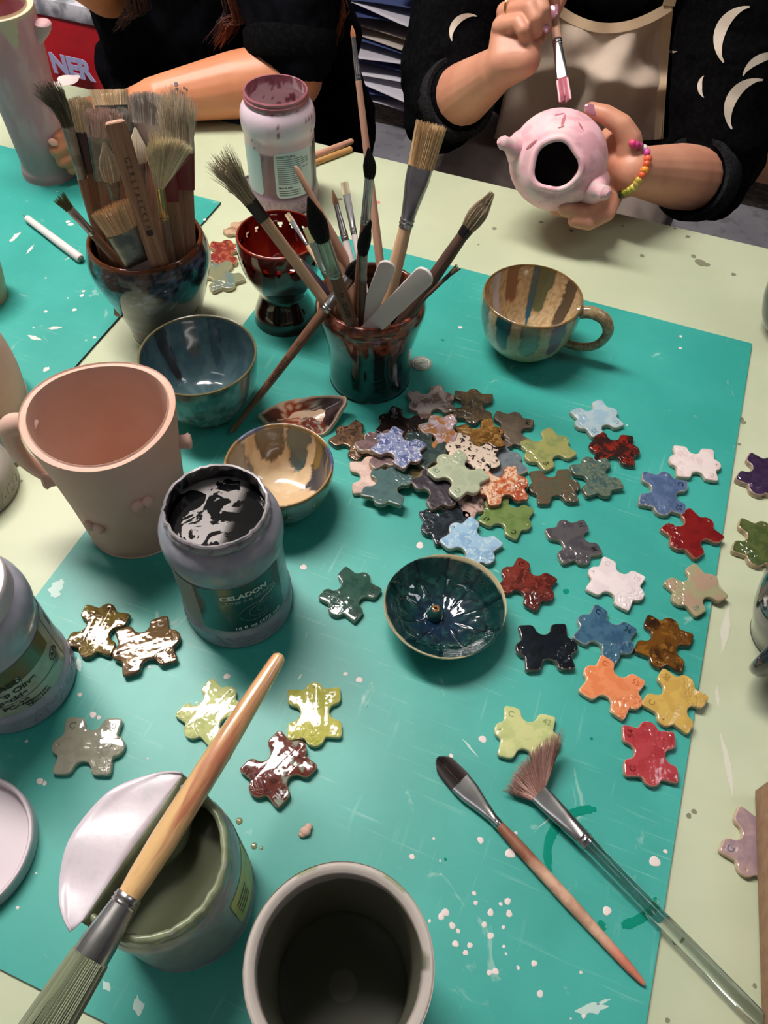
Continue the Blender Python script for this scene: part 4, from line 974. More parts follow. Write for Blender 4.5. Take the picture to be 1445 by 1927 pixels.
def brush(name, label, A, T, J, K, hp, wf, fk, env, hm, fm, c1, c2, group=None, cat='brush', roll=0.0, fj=1.0, n=190, jit=.06, curve=(0, 0), lean=(0, 0), tipc=None, rings=True, rag=0., dome=0., wet=False, rad=.00045, stamp=None, hpow=2, seed=None, wpx=True, hcol=None):
    """A handle end, T bristle tip; J, K photo places of the two ferrule ends; widths are half widths as seen in the photo."""
    Mx = axis_frame(A, T, roll); L = (T - A).length; Mi = Mx.inverted()
    fr = lambda q: q if isinstance(q, float) else on_line(q[0], q[1], A, T)
    zj, zk = L * fr(J), L * fr(K)
    ww = lambda px, z: px_w(px, A.lerp(T, z / L)) if wpx else px
    r = thing(name, label, cat, Mx, group)
    secs = []
    for (f, w, flat) in hp: z = zj * f; secs.append((z, ww(w, z), ww(w, z) * flat, hpow))
    hd = zloft(secs, 20)
    if hcol:
        sec2 = []
        for i in range(41):
            z = zj * i / 40
            k = max(q for q in range(len(secs)) if secs[q][0] <= z + 1e-9); k2 = min(k + 1, len(secs) - 1); t = (z - secs[k][0]) / max(1e-9, secs[k2][0] - secs[k][0])
            sec2.append((z, lerp(secs[k][1], secs[k2][1], t), lerp(secs[k][2], secs[k2][2], t), hpow))
        hd = zloft(sec2, 20); hd = (hd[0], hd[1], [lin(hcol(v.z / zj, v)) for v in hd[0]])
    h = build('handle', hd, hm, r)
    wj, wk = ww(wf[0], zj), ww(wf[1], zk)
    fs = [(zj - .001, wj * .97, wj * .97 * fj, 2 if fj > .6 else 6)]
    if rings:
        for q in (.03, .10): fs += [(zj + (zk - zj) * q, wj, wj * fj, 2 if fj > .6 else 6), (zj + (zk - zj) * (q + .025), wj * 1.1, wj * fj * 1.1, 2 if fj > .6 else 6), (zj + (zk - zj) * (q + .05), wj, wj * fj, 2 if fj > .6 else 6)]
    fs += [(zj + (zk - zj) * .45, wj * .6 + wk * .4, (wj * fj * .6 + wk * fk * .4), 2 if fk > .6 else 3), (zj + (zk - zj) * .75, wk * .9 + wj * .1, wk * fk, 2 if fk > .6 else 4), (zk, wk, wk * fk, 2 if fk > .6 else 5)]
    build('ferrule', zloft(fs, 28), fm, r)
    wb = wk * .97
    e = lambda t: tuple(wb * q for q in env(t))
    seed = seed or len(bpy.data.objects)
    build('bristles', bristles(zk - .001, L - zk, lambda t: (e(t)[0], e(t)[1] * fk if fk < .99 else e(t)[1]), c1, c2, n, jit, rad, curve, lean, tipc, seed, True, rag, dome), M_hairwet if wet else M_hair, r)
    if stamp:
        for (s, f, size, m) in stamp:
            z = zj * f; wz = min(zip(hp, secs), key=lambda q: abs(q[0][0] - f))[1][2]
            d = text(s, size, .00005)
            Mt = Matrix.Translation(V((0, -wz - .0004, z))) @ Matrix.Rotation(PI / 2, 4, 'X') @ Matrix.Rotation(PI / 2 * m, 4, 'Z')
            if Mx.to_3x3() @ V((0, -1, 0)) @ (CC - A) < 0: Mt = Matrix.Translation(V((0, wz + .0004, z))) @ Matrix.Rotation(-PI / 2, 4, 'X') @ Matrix.Rotation(-PI / 2 * m, 4, 'Z')
            build('stamped_lettering', d, M_stampink, r, Mt)
    return r
# tuft envelopes
E_flat = lambda t: (lerp(1, 1.05, t), lerp(1, .55, t))
E_flatwide = lambda t: (lerp(1, 1.22, t), lerp(1, .9, t))
E_splay = lambda t: (1 + .75 * t ** 1.3, lerp(1, 1.2, t))
E_mop = lambda t: ((1 + .45 * math.sin(PI * min(1, t * 1.15)) ) * (1 - t ** 3 * .86),) * 2
E_point = lambda t: ((1 + .15 * math.sin(PI * t)) * (1 - t ** 2 * .9),) * 2
E_round = lambda t: (1 + .25 * t, 1 + .25 * t)
E_fan = lambda t: (.9 + 4.2 * t, .8 - .4 * t)

def in_pot(pot, Rp, Tp, dy, zoff=0.0, h=None):
    hh = pot['h'] if h is None else h
    base = MT if pot is CP else 0.0
    R = P(Rp[0], Rp[1], hh + base + zoff); c = V((pot['x'], pot['y'], 0))
    q = V((R.x - c.x, R.y - c.y, 0)); lim = pot['r'] * .86
    if q.length > lim: q = q.normalized() * lim; R = V((c.x + q.x, c.y + q.y, R.z))
    T = PY(Tp[0], Tp[1], R.y + dy)
    d = (T - R).normalized(); s = 0
    while True:
        B = R - d * (s + .002); zz = B.z - TZ - base
        rin = pot['r'] * (.60 + .28 * min(1, max(0, zz / hh)))
        if zz < .012 or math.hypot(B.x - c.x, B.y - c.y) > rin and s > .01: break
        s += .002
        if s > .2: break
    A = R - d * s
    return A, T
G1 = 'wide brushes standing in the blue brush pot'; G2 = 'slim brushes standing in the red and teal pot'
def slim(w0, w1, w2): return [(0, w0 * .5, 1), (.02, w0, 1), (.5, w1, 1), (.85, w2, 1), (1.0, w2 * .9, 1)]
def flatb(w0, w1, flat): return [(0, w0 * .92, flat), (.01, w0, flat), (.6, w0, flat), (1.0, w1, flat)]

# ---------------- centre pot
def b2(label, Rp, Tp, dy, J, K, hp, wf, fk, env, hm, fm, c1, c2, **kw):
    A, T = in_pot(CP, Rp, Tp, dy); return brush('paintbrush', label, A, T, J, K, hp, wf, fk, env, hm, fm, c1, c2, G2, **kw)
b2('frayed pale bristle brush with flat light wood handle leaning far left', (618, 578), (412, 300), -.01, (475, 428), (446, 399), flatb(10, 11, .55), (12, 13), .6, E_splay, W_pale, F_dark, (186, 172, 142), (150, 138, 112), n=330, jit=.22, rag=.006, fj=.55, rings=False)
b2('brush with brown tuft, silver ferrule and dark purple handle leaning left', (622, 556), (508, 428), .03, (571, 494), (533, 452), slim(5, 7, 7), (6, 5), .8, E_point, W_purple, F_silver, (150, 96, 50), (190, 160, 110), n=110)
b2('tiny pale flat brush leaning left behind the black mop brush', (628, 540), (539, 400), .06, (583, 460), (549, 415), slim(4, 5, 5), (4, 5), .4, E_flat, W_pale, F_silver, (196, 176, 140), (160, 140, 110), n=90)
b2('thick black mop brush with silver ferrule, leftmost of the black ones', (660, 606), (580, 372), -.005, (624, 519), (607, 450), slim(9, 13, 13), (13, 14), 1, E_mop, W_brown, F_green, (14, 14, 16), (28, 26, 26), n=260, rad=.0004, stamp=[('BOTZ', .62, .007, 1), ('12', .80, .006, 1)])
b2('green ferruled brush with pale bristle, half behind the black mop brush', (640, 575), (577, 425), .04, (611, 518), (589, 455), slim(7, 9, 9), (9, 9), .8, E_flat, W_brown, F_green, (170, 170, 120), (140, 140, 100), n=110)
b2('small round brush with brown pointed tip, silver ferrule and white handle', (668, 520), (625, 356), .05, (656, 449), (637, 383), slim(5, 7, 7), (7, 5), 1, E_point, W_white, F_silver, (126, 90, 58), (90, 64, 44), n=110)
b2('small flat pale brush with long silver ferrule beside the brown pointed one', (680, 510), (647, 341), .07, (667, 440), (652, 366), slim(5, 6, 6), (6, 7), .5, E_flat, W_white, F_silver, (180, 170, 140), (146, 136, 110), n=110)
b2('upright black mop brush with long silver ferrule and brown handle', (672, 590), (700, 278), .015, (676, 420), (690, 331), slim(8, 11, 10), (9, 9), 1, E_mop, W_brown, F_silver, (14, 14, 16), (28, 26, 26), n=240, curve=(.003, 0), stamp=[('9001', .66, .005, 1)])
b2('very long thin brush with small ginger tip reaching above all others', (718, 520), (662, 46), .10, (672, 152), (664, 68), slim(7, 8, 6.5), (5.5, 4), 1, E_point, W_pink, F_silver, (206, 146, 100), (180, 110, 72), n=80)
b2('short black mop brush with bent tip in the middle of the pot', (681, 596), (684, 414), -.012, (689, 529), (696, 476), slim(7, 9, 9), (8, 9), 1, E_mop, W_dark, F_dull, (14, 14, 16), (26, 24, 24), n=220, curve=(-.006, 0))
b2('large round hog bristle brush with wide silver ferrule and pale handle', (722, 590), (812, 232), .06, (770, 429), (796, 316), slim(11, 15, 13), (13, 24), .55, E_round, W_pale, F_silver, (226, 198, 154), (196, 160, 114), n=520, jit=.07, rad=.0005)
b2('brown handled brush with pale pointed bristles leaning far right', (772, 592), (926, 364), .03, (881, 449), (893, 436), slim(11, 13, 12), (12, 13), .9, E_mop, W_dark, F_dark, (190, 172, 142), (140, 122, 98), n=240, jit=.12, rag=.002, rings=False)
b2('thin dark brush with a tiny frayed tip leaning right below the brown one', (778, 604), (864, 500), .01, (836, 527), (850, 513), slim(4, 5, 4), (4, 4), 1, E_splay, W_dark, F_dark, (120, 104, 70), (90, 74, 50), n=50, rings=False)
# a brush standing tip down: only its wooden end shows
def stick_in(label, Rp, Tp, dy, w0, w1, m, pot=CP, name='brush_handle'):
    A, T = in_pot(pot, Rp, Tp, dy); Mx = axis_frame(A, T); L = (T - A).length
    ww = lambda px, z: px_w(px, A.lerp(T, z / L))
    r = thing('paintbrush', label, 'brush', Mx, G2 if pot is CP else G1)
    build('handle', zloft([(L * .25, ww(w1, L * .25), ww(w1, L * .25), 2), (L * .5, ww(w1, L * .5), ww(w1, L * .5), 2), (L * .9, ww(w0, L), ww(w0, L), 2), (L * .985, ww(w0 * .9, L), ww(w0 * .9, L), 2), (L, ww(w0 * .4, L), ww(w0 * .4, L), 2)], 20), m, r)
    build('ferrule', zloft([(L * .08, ww(w1 * .8, 0), ww(w1 * .8, 0), 2), (L * .26, ww(w1 * 1.02, 0), ww(w1 * 1.02, 0), 2)], 16), F_silver, r)
    return r
stick_in('pinkish wooden handle end pointing up left from the pot', (660, 512), (556, 313), .02, 6, 12, W_pink)
stick_in('short brown wooden handle end between the pinkish one and the mops', (650, 525), (614, 440), .03, 6, 9, W_brown)
# white plastic spatulas
def paddle(label, Rp, Tp, dy, w):
    A, T = in_pot(CP, Rp, Tp, dy); Mx = axis_frame(A, T); L = (T - A).length; w = px_w(w, T); n = 10; lp = [(-w * .8, 0), (w * .8, 0)]
    for i in range(n + 1): a = PI * i / n; lp.append((w * math.cos(a), L - w + w * math.sin(a)))
    d = outline([lp], .0032, .0012, 3); M2 = Matrix(((1, 0, 0, 0), (0, 0, -1, .0016), (0, 1, 0, 0), (0, 0, 0, 1)))
    o = build('spatula', xf(d, M2), mat('white_plastic', (214, 204, 200), rough=.4) if 'white_plastic' not in bpy.data.materials else bpy.data.materials['white_plastic'], None, Mx)
    tag(o, label, 'spatula', 'white spatulas in the red and teal pot')
paddle('white plastic spatula with rounded end, the upright one of two', (688, 600), (732, 494), -.008, 15)
paddle('white plastic spatula with rounded end, lower and leaning right', (706, 614), (806, 512), -.02, 18)
# brush leaning against the pot from outside
A = P(436, 813, MT + .0045); R = P(612, 583, CP['h'] + MT + .006); T = A + (R - A) * 1.0
f = on_line(691, 481, A, R); T = A + (R - A) * f
brush('paintbrush', 'brown handled brush leaning on the pot from outside, its end on the mat', A, T, (612, 583), (660, 523), [(0, 3, 1), (.03, 5, 1), (.5, 8, 1), (.9, 10, 1), (1, 9.5, 1)], (11, 12), .9, E_mop, W_brown, F_silver, (14, 14, 16), (26, 24, 24), n=220, stamp=[('BOTZ', .57, .0075, 1), ('9001', .47, .0062, 1), ('12', .74, .006, 1)])

# ---------------- blue pot
def b1(label, Rp, Tp, dy, J, K, hp, wf, fk, env, hm, fm, c1, c2, **kw):
    A, T = in_pot(PB, Rp, Tp, dy); return brush('flat_brush', label, A, T, J, K, hp, wf, fk, env, hm, fm, c1, c2, G1, **kw)
b1('wide flat brush with tan bristles, farthest back in the blue pot', (250, 440), (204, 166), .06, (216, 262), (206, 198), flatb(20, 22, .25), (26, 30), .3, E_flatwide, W_rough, F_dull, (229, 202, 163), (196, 168, 132), n=561, fj=.3, rings=False, jit=.05)
b1('wide grey soft brush with silver and black ferrule at the back of the blue pot', (285, 440), (282, 172), .05, (274, 300), (274, 232), flatb(24, 26, .2), (30, 34), .32, E_flatwide, W_rough, F_silver, (193, 184, 174), (158, 149, 139), n=714, fj=.3, dome=.22, rings=False, rag=.003)
b1('small grey tuft behind the pink bristle brush', (245, 445), (229, 200), .045, (238, 280), (233, 244), flatb(10, 11, .4), (15, 17), .5, E_round, W_rough, F_dull, (161, 154, 144), (135, 128, 119), n=272, fj=.5, dome=.2, rings=False)
b1('yellowish bristle brush with dark ferrule stamped 30 at the left of the blue pot', (200, 455), (144, 182), .02, (165, 322), (154, 246), flatb(14, 15, .35), (19, 22), .4, E_flatwide, W_rough, F_dark, (230, 210, 166), (205, 193, 175), n=510, fj=.4, rings=False, dome=.15)
b1('flat brush with pinkish bristles and ridged ferrule, left of the lettered handle', (222, 455), (190, 201), .015, (195, 336), (186, 256), flatb(23, 25, .22), (29, 31), .34, E_flat, W_rough, F_dull, (225, 198, 185), (190, 165, 154), n=646, fj=.3, rings=False, dome=.18, rag=.003)
b1('ragged grey green bristle brush with edge-on ferrule at the far left of the blue pot', (190, 460), (106, 160), .0, (150, 336), (119, 236), flatb(9, 10, .8), (9, 11), .8, E_splay, W_rough, F_dull, (106, 104, 88), (76, 71, 60), n=442, fj=.8, jit=.2, rag=.006, curve=(.008, 0), rings=False)
b1('frayed white bristle brush with red painted ferrule at the right of the blue pot', (344, 462), (330, 176), .02, (342, 352), (334, 286), flatb(24, 25, .2), (28, 30), .34, E_flat, W_rough, F_red, (236, 224, 206), (206, 190, 166), n=646, fj=.3, jit=.22, rag=.006, dome=.2, rings=False)
b1('second red ferruled flat brush just left of the frayed white one', (330, 470), (300, 250), .0, (318, 376), (310, 300), flatb(18, 18, .2), (19, 20), .3, E_flat, W_rough, F_red, (238, 225, 201), (206, 192, 171), n=408, fj=.3, jit=.2, rings=False)
b1('thin leaf shaped white tuft brush behind the lettered handle', (280, 455), (254, 240), .035, (268, 350), (261, 306), flatb(7, 7, .6), (8, 12), .6, E_mop, W_rough, F_dull, (235, 225, 205), (194, 183, 165), n=238, fj=.6, rings=False)
b1('grey leaf shaped tuft brush in front of the pink bristle brush', (236, 468), (196, 268), -.004, (220, 372), (212, 340), flatb(7, 7, .6), (9, 13), .6, E_mop, W_rough, F_dull, (211, 199, 176), (170, 160, 140), n=272, fj=.6, rings=False)
b1('fan brush with gold and silver ferrule at the front right of the blue pot', (318, 478), (288, 262), -.012, (308, 412), (297, 352), slim(8, 11, 10), (9, 9), .8, lambda t: (.9 + 4.2 * t, .9 - .3 * t), W_grey, F_gold, (238, 232, 198), (209, 190, 158), n=1360, jit=.1, dome=.22, lean=(-.012, 0), rag=.003)
b1('small brush with green bristles and bent silver ferrule leaning left', (222, 492), (110, 370), -.006, (175, 439), (136, 388), slim(7, 9, 8), (7, 8), .5, E_splay, W_brown, F_silver, (111, 113, 69), (81, 81, 53), n=204, jit=.2)
b1('short wide flat brush with tan bristles and grey engraved ferrule at the front', (262, 494), (206, 388), -.012, (263, 488), (232, 432), flatb(27, 27, .22), (28, 31), .3, E_flatwide, W_white, F_dull, (237, 209, 170), (208, 175, 140), n=714, fj=.3, jit=.05, rings=False)
# lettered wooden handle standing up
A, T = in_pot(PB, (300, 497), (216, 229), -.018); Mx = axis_frame(A, T); L = (T - A).length
gw = px_w(19, A.lerp(T, .7)); r = thing('flat_brush', 'upturned flat wooden brush handle with a column of stamped letters', 'brush', Mx, G1)
build('handle', zloft([(.018, gw * 1.05, gw * .34, 4), (L * .5, gw, gw * .34, 4), (L - .006, gw, gw * .33, 4), (L - .0015, gw * .95, gw * .3, 4), (L, gw * .8, gw * .2, 4)], 40), W_rough, r)
build('end_grain', zloft([(L - .0002, gw * .86, gw * .24, 4), (L + .0006, gw * .7, gw * .16, 4)], 32), W_pink, r, label='pale rounded end of the handle')
build('ferrule', zloft([(.002, gw * 1.1, gw * .42, 4), (.022, gw * 1.1, gw * .42, 4)], 28), F_dull, r)
sgn = -1 if (Mx.to_3x3() @ V((0, -1, 0))).dot(CC - A) > 0 else 1
MT_ = Matrix.Translation(V((0, sgn * (gw * .34 + .0004), L * .55))) @ (Matrix.Rotation(PI / 2, 4, 'X') if sgn < 0 else Matrix.Rotation(PI, 4, 'Z') @ Matrix.Rotation(PI / 2, 4, 'X')) @ Matrix.Rotation(-PI / 2, 4, 'Z')
zt0, zt1 = on_line(236, 297, A, T) * L, on_line(270, 425, A, T) * L
word = 'GERSTAECKER'; step = (zt0 - zt1) / (len(word) - 1)
for i, ch in enumerate(word):
    zz = zt0 - step * i
    Mt = Matrix.Translation(V((0, sgn * (gw * .34 + .0004), zz))) @ (Matrix.Rotation(PI / 2, 4, 'X') if sgn < 0 else Matrix.Rotation(PI, 4, 'Z') @ Matrix.Rotation(PI / 2, 4, 'X')) @ Matrix.Rotation(-PI / 2, 4, 'Z')
    build('stamped_letter', text(ch, step * .95, 0), M_stampink, r, Mt)
Mt = Matrix.Translation(V((0, sgn * (gw * .34 + .0004), zt1 - step * .95))) @ (Matrix.Rotation(PI / 2, 4, 'X') if sgn < 0 else Matrix.Rotation(PI, 4, 'Z') @ Matrix.Rotation(PI / 2, 4, 'X'))
build('stamped_square', box(-step * .42, step * .42, -step * .42, step * .42, 0, .0002), M_stampink, r, Mt)

# ---------------- loose brushes
A, T = P(1213, 1853, MT + .0030), P(822, 1424, MT + .0055)
brush('paintbrush', 'flat black bristled brush with pinkish wooden handle lying at the lower right of the mat', A, T, (938, 1556), (866, 1472), [(0, 3, 1), (.02, 5.5, 1), (.1, 9, 1), (.5, 12.5, 1), (.88, 11.5, 1), (1, 9, 1)], (9, 22), .42, lambda t: (lerp(1, .8, t ** 2), lerp(1, .6, t)), mat('worn_wood', (200, 150, 120), attr=True, c2=(150, 104, 80), scale=60, rough=.5), F_silver, (34, 26, 26), (54, 40, 36), n=420, jit=.05, dome=.30,
      hcol=lambda f, v: mixc(mixc((206, 120, 98), (206, 164, 138), sm(f, .12, .3)), (134, 82, 60), sm(f + .05 * fnoise(v, 90), .72, .80)))
A, T = P(1500, 1990, MT + .006), P(969, 1447, MT + .010)
fb2 = brush('fan_brush', 'fan brush with pinkish brown splayed hair and clear acrylic handle', A, T, (1102, 1590), (1012, 1494), [(0, 14, .5), (.25, 16, .8), (.7, 14, 1), (1, 15, 1)], (16, 19), .42, lambda t: (.9 + 4.1 * t ** .9, .9 - .3 * t), mat('clear_acrylic', (236, 244, 242), rough=.03, trans=1.0, ior=1.49), F_silver, (182, 142, 130), (140, 104, 94), n=900, jit=.14, dome=.28, lean=(-.015, 0), rag=.006)
zb = .128
A, T = P(528, 1232, zb + .012), P(70, 1960, zb - .006)
brush('paintbrush', 'big brush with glossy striped wood handle resting across the open olive jar', A, T, (237, 1684), (162, 1800), [(0, 7, 1), (.012, 13, 1), (.05, 15, 1), (.45, 24, 1), (.8, 27, 1), (.93, 25, 1), (1, 22, 1)], (26, 36), .9, lambda t: (1 + .3 * t, 1 + .25 * t), mat('striped_varnished_wood', (216, 176, 122), (176, 112, 84), scale=22, lo=.45, hi=.62, c3=(196, 146, 100), rough=.2, coat=.6, stretch=(5, 5, .35), dist=.6), F_silver, (146, 154, 128), (134, 142, 116), n=900, wet=True, rad=.0009, jit=.03)
# stirring sticks and small things
def rod(name, label, cat, A, B, w0, w1, m, ends=None):
    Mx = axis_frame(A, B); L = (B - A).length; a, b = px_w(w0, A), px_w(w1, B)
    r = thing(name, label, cat, Mx); build('shaft', zloft([(0, a * .7, a * .7, 2), (.002, a, a, 2), (L * .5, (a + b) / 2, (a + b) / 2, 2), (L - .002, b, b, 2), (L, b * .6, b * .6, 2)], 18), m, r)
    return r, L, a, b
r, L, a, b = rod('needle_tool', 'white clay needle tool lying on the left mat beside the blue pot', 'tool', P(152, 487, MT + .0055), P(50, 410, MT + .0055), 8.5, 6.5, W_white)
build('needle', zloft([(L - .002, .0016, .0016, 2), (L + .004, .0013, .0013, 2), (L + .009, .0003, .0003, 2)], 10), F_dull, r); build('end_cap', zloft([(-.0025, .002, .002, 2), (0, a * .75, a * .75, 2)], 16), F_dull, r)
rod('stirring_stick', 'pinkish wooden stick lying behind the pink glaze jar, upper of two', 'stick', P(540, 312, .0045), P(664, 265, .0045), 7, 5, W_pink)
rod('stirring_stick', 'tan wooden stick lying behind the pink glaze jar, lower of two', 'stick', P(540, 326, .004), P(662, 280, .004), 5.5, 5.5, wood('wood_tan', (190, 146, 84), (166, 120, 66)))
A, T = P(560, 300, .005), P(428, 356, .005)
brush('paintbrush', 'small brush with lilac handle lying on the table left of the pink jar', A, T, (470, 338), (446, 348), slim(7, 9, 9), (8, 9), .6, E_flat, mat('lilac_handle', (140, 122, 134), rough=.3), F_silver, (150, 130, 100), (120, 100, 80), n=90)
# clay crumb and glaze drops on the mat
o = build('clay_crumb', cat_(ball((0, 0, .0028), .0042, .0036, .003, 6), ball((.002, .003, .0025), .003, .003, .0027, 6), ball((-.002, -.002, .002), .003, .0025, .0022, 6)), M_bisque, None, Matrix.Translation(P(575, 1566, MT))); tag(o, 'pale crumb of dry clay on the mat above the grey cup', 'crumb')
for (x, y, rr, lb) in ((450, 1545, .0026, 'round olive glaze drop on the mat, farthest from the open jar'), (478, 1592, .0024, 'olive glaze drop on the mat right of the open jar'), (492, 1596, .0013, 'tiny olive glaze drop right beside a larger one')):
    o = build('glaze_drop', blob((0, 0, 0), rr, 20, .35, .04), mat('olive_drop', (118, 122, 86), rough=.12) if 'olive_drop' not in bpy.data.materials else bpy.data.materials['olive_drop'], None, Matrix.Translation(P(x, y, MT))); tag(o, lb, 'drop', 'olive glaze drops')
# ---------------- open olive jar with its seal folded over
OP = (-0.1255, 0.0979); OH = .1154
def c_op(t, z, inner, r):
    n = fnoise((math.cos(t) * 4, math.sin(t) * 4, z * 70), 1.5)
    ol = mixc((112, 122, 92), (134, 142, 112), sm(n, -.3, .4))
    if inner: return mixc((78, 84, 60), ol, sm(z, .088, .1))
    b = mixc((128, 132, 138), (142, 146, 150), sm(n, -.3, .4))
    return mixc(b, ol, sm(z + n * .012, .1045, .108))
opn = thing('glaze_jar', 'open jar of olive green glaze with a yellow label at the lower left', 'jar', vessel_M(*OP, MT))
build('body', lathe([(0, 0), (.043, 0), (.0463, .002), (.0466, .02), (.0462, .06), (.047, .08), (.0468, .092), (.0455, .099), (.0445, .103), (.0445, .110), (.0440, .1135), (.0425, .1152), (.0405, .1150), (.0395, .112), (.0398, .098), (.0425, .088), (.0425, .02), (0, .012)], col=c_op, rf=lambda r, t, z: r + (.0010 * fnoise((math.cos(t) * 4, math.sin(t) * 4, z * 60), 2) if z > .098 else 0)), M_cj, opn)
build('liquid_glaze', disc(.0426, .076, 64), mat('olive_liquid_glaze', (112, 118, 92), rough=.16), opn)
apn = ang_to_cam(*OP); ly = math.atan2((P(440, 1680) - V((*OP, TZ))).y, (P(440, 1680) - V((*OP, TZ))).x)
build('label', rect_wrap(.0472, ly - .50, ly + .62, .020, .080, 24, .004), mat('label_yellow', (186, 176, 74), (168, 166, 88), scale=40, rough=.4), opn)
build('label', rect_wrap(.0475, ly + .35, ly + 1.3, .020, .080, 24, .004), mat('label_blue_grey', (176, 196, 196), rough=.4), opn)
for i in range(4): build('small_print_line', rect_wrap(.0474, ly - .42, ly - .12, .034 + i * .008, .037 + i * .008, 8), mat('olive_print', (84, 78, 40), rough=.6) if i == 0 else bpy.data.materials['olive_print'], opn)
inv = vessel_M(*OP, MT).inverted(); q0, q1 = inv @ P(343, 1455, OH + MT + .004), inv @ P(152, 1735, OH + MT + .004); cc = inv @ P(287, 1625, OH + MT + .004)
R0 = .0518
a0 = math.atan2(q0.y - cc.y, q0.x - cc.x); a1 = math.atan2(q1.y - cc.y, q1.x - cc.x)
if a1 < a0: a1 += 2 * PI
seal = thing('foil_seal', 'white round jar seal folded in half over the open olive jar', 'seal', vessel_M(*OP, MT))
NA, NR = 40, 8; Vs, Fs = [], []
for i in range(NA + 1):
    a = a0 + (a1 - a0) * i / NA; e = V((cc.x + R0 * math.cos(a), cc.y + R0 * math.sin(a), 0)) * 1.0
    ch = q0.lerp(q1, i / NA)
    for k in range(NR + 1):
        t = k / NR; p = ch.lerp(e, t); z = OH + .0022 + .0009 * math.sin(a * 9) * t ** 4 + .0008 * math.sin(t * PI) * math.sin(i * .35) + (.0014 if t > .93 else 0)
        Vs.append(V((p.x, p.y, z)))
W1 = NR + 1
for i in range(NA):
    for k in range(NR): b = i * W1 + k; Fs.append((b, b + 1, b + W1 + 1, b + W1))
o = build('white_half', (Vs, Fs), mat('seal_white', (204, 194, 202), (188, 184, 190), scale=60, lo=.5, hi=.75, rough=.3, bump=.25, bscale=90), seal)
sd = o.modifiers.new('thickness', 'SOLIDIFY'); sd.thickness = .0009
Vs, Fs = [], []; nrm = V((-(q1 - q0).y, (q1 - q0).x, 0)).normalized()
if nrm.dot(cc - q0) < 0: nrm = -nrm
NC = 8
for i in range(NA + 1):
    t = i / NA; ch = q0.lerp(q1, t); L2 = .030 * (math.sin(PI * (.06 + .9 * t)) ** .6)
    for k in range(NC + 1):
        s = k / NC; p = ch + nrm * (L2 * (.62 * s + .1 * math.sin(s * 3)) * (.8 + .3 * math.sin(t * 6))) ; Vs.append(V((p.x, p.y, OH + .0022 - L2 * s * .85 + .001 * math.sin(t * 20) * s)))
for i in range(NA):
    for k in range(NC): b = i * (NC + 1) + k; Fs.append((b, b + 1, b + NC + 2, b + NC + 1))
o = build('coated_flap', (Vs, Fs), mat('seal_olive_coat', (104, 112, 86), (86, 92, 68), scale=50, lo=.4, hi=.65, rough=.35, bump=.3, bscale=80), seal, label='flap coated in olive green glaze')
sd = o.modifiers.new('thickness', 'SOLIDIFY'); sd.thickness = .0016
# ---------------- broken shard
sc0 = [P(x, y, z) for x, y, z in ((486, 779, .016), (545, 752, .021), (645, 745, .024), (640, 775, .018), (605, 818, .006), (560, 806, .003), (510, 800, .004))]
cen = sum(sc0, V()) / 7; ctr = V((cen.x, cen.y, TZ + MT))
top = [p - ctr for p in sc0]
NS = 10; Vs, Fs, Cs = [], [], []
ring = spline(top + [top[0]], 8)[:-1]; n = len(ring); mid = V((0, 0, .004))
u0_ = (top[2] - top[0]).normalized()
def c_sh(p):
    q = p.dot(u0_); nn = fnoise(p, 60); cell = abs(fnoise(p, 190))
    if q < -.022 + nn * .003: b = mixc((74, 66, 54), (96, 46, 32), sm(nn, .0, .3))
    elif q < .000 + nn * .004 - p.y * .2: b = mixc((206, 168, 140), (150, 62, 34), sm(cell, .10, .30))
    elif q < .020 - p.y * .2: b = mixc((150, 152, 140), (110, 46, 30), sm(cell, .08, .22))
    else: b = mixc((46, 30, 30), (70, 54, 56), sm(cell, .1, .3))
    return b
for k in range(NS + 1):
    t = k / NS
    for p in ring:
        q = mid.lerp(p, t); dip = (.0065) * (1 - t * t); q = V((q.x, q.y, max(.0035, q.z - dip + .0012 * fnoise(q, 120))))
        Vs.append(q); Cs.append(lin(c_sh(q)) if t < .99 else lin((206, 176, 150)))
for k in range(NS):
    for i in range(n): j = (i + 1) % n; Fs.append((k * n + i, k * n + j, (k + 1) * n + j, (k + 1) * n + i))
m0 = len(Vs)
for p in ring: q = V((p.x, p.y, max(.0002, p.z - .0055))) + V((p.x, p.y, 0)) * .02; Vs.append(q); Cs.append(lin((206, 174, 146)))
for i in range(n): j = (i + 1) % n; Fs.append((NS * n + i, NS * n + j, m0 + j, m0 + i))
Vs.append(V((0, 0, .0003))); Cs.append(lin((200, 168, 140)))
for i in range(n): Fs.append((m0 + i, m0 + (i + 1) % n, len(Vs) - 1))
o = build('pottery_shard', (Vs, Fs, Cs), mat('shard_glaze', (100, 60, 50), attr=True, rough=.08, coat=.7, bump=.3, bscale=120, bdist=.003), None, Matrix.Translation(ctr))
tag(o, 'broken bowl shard with brown, white and grey glaze bands behind the small bowl', 'shard')
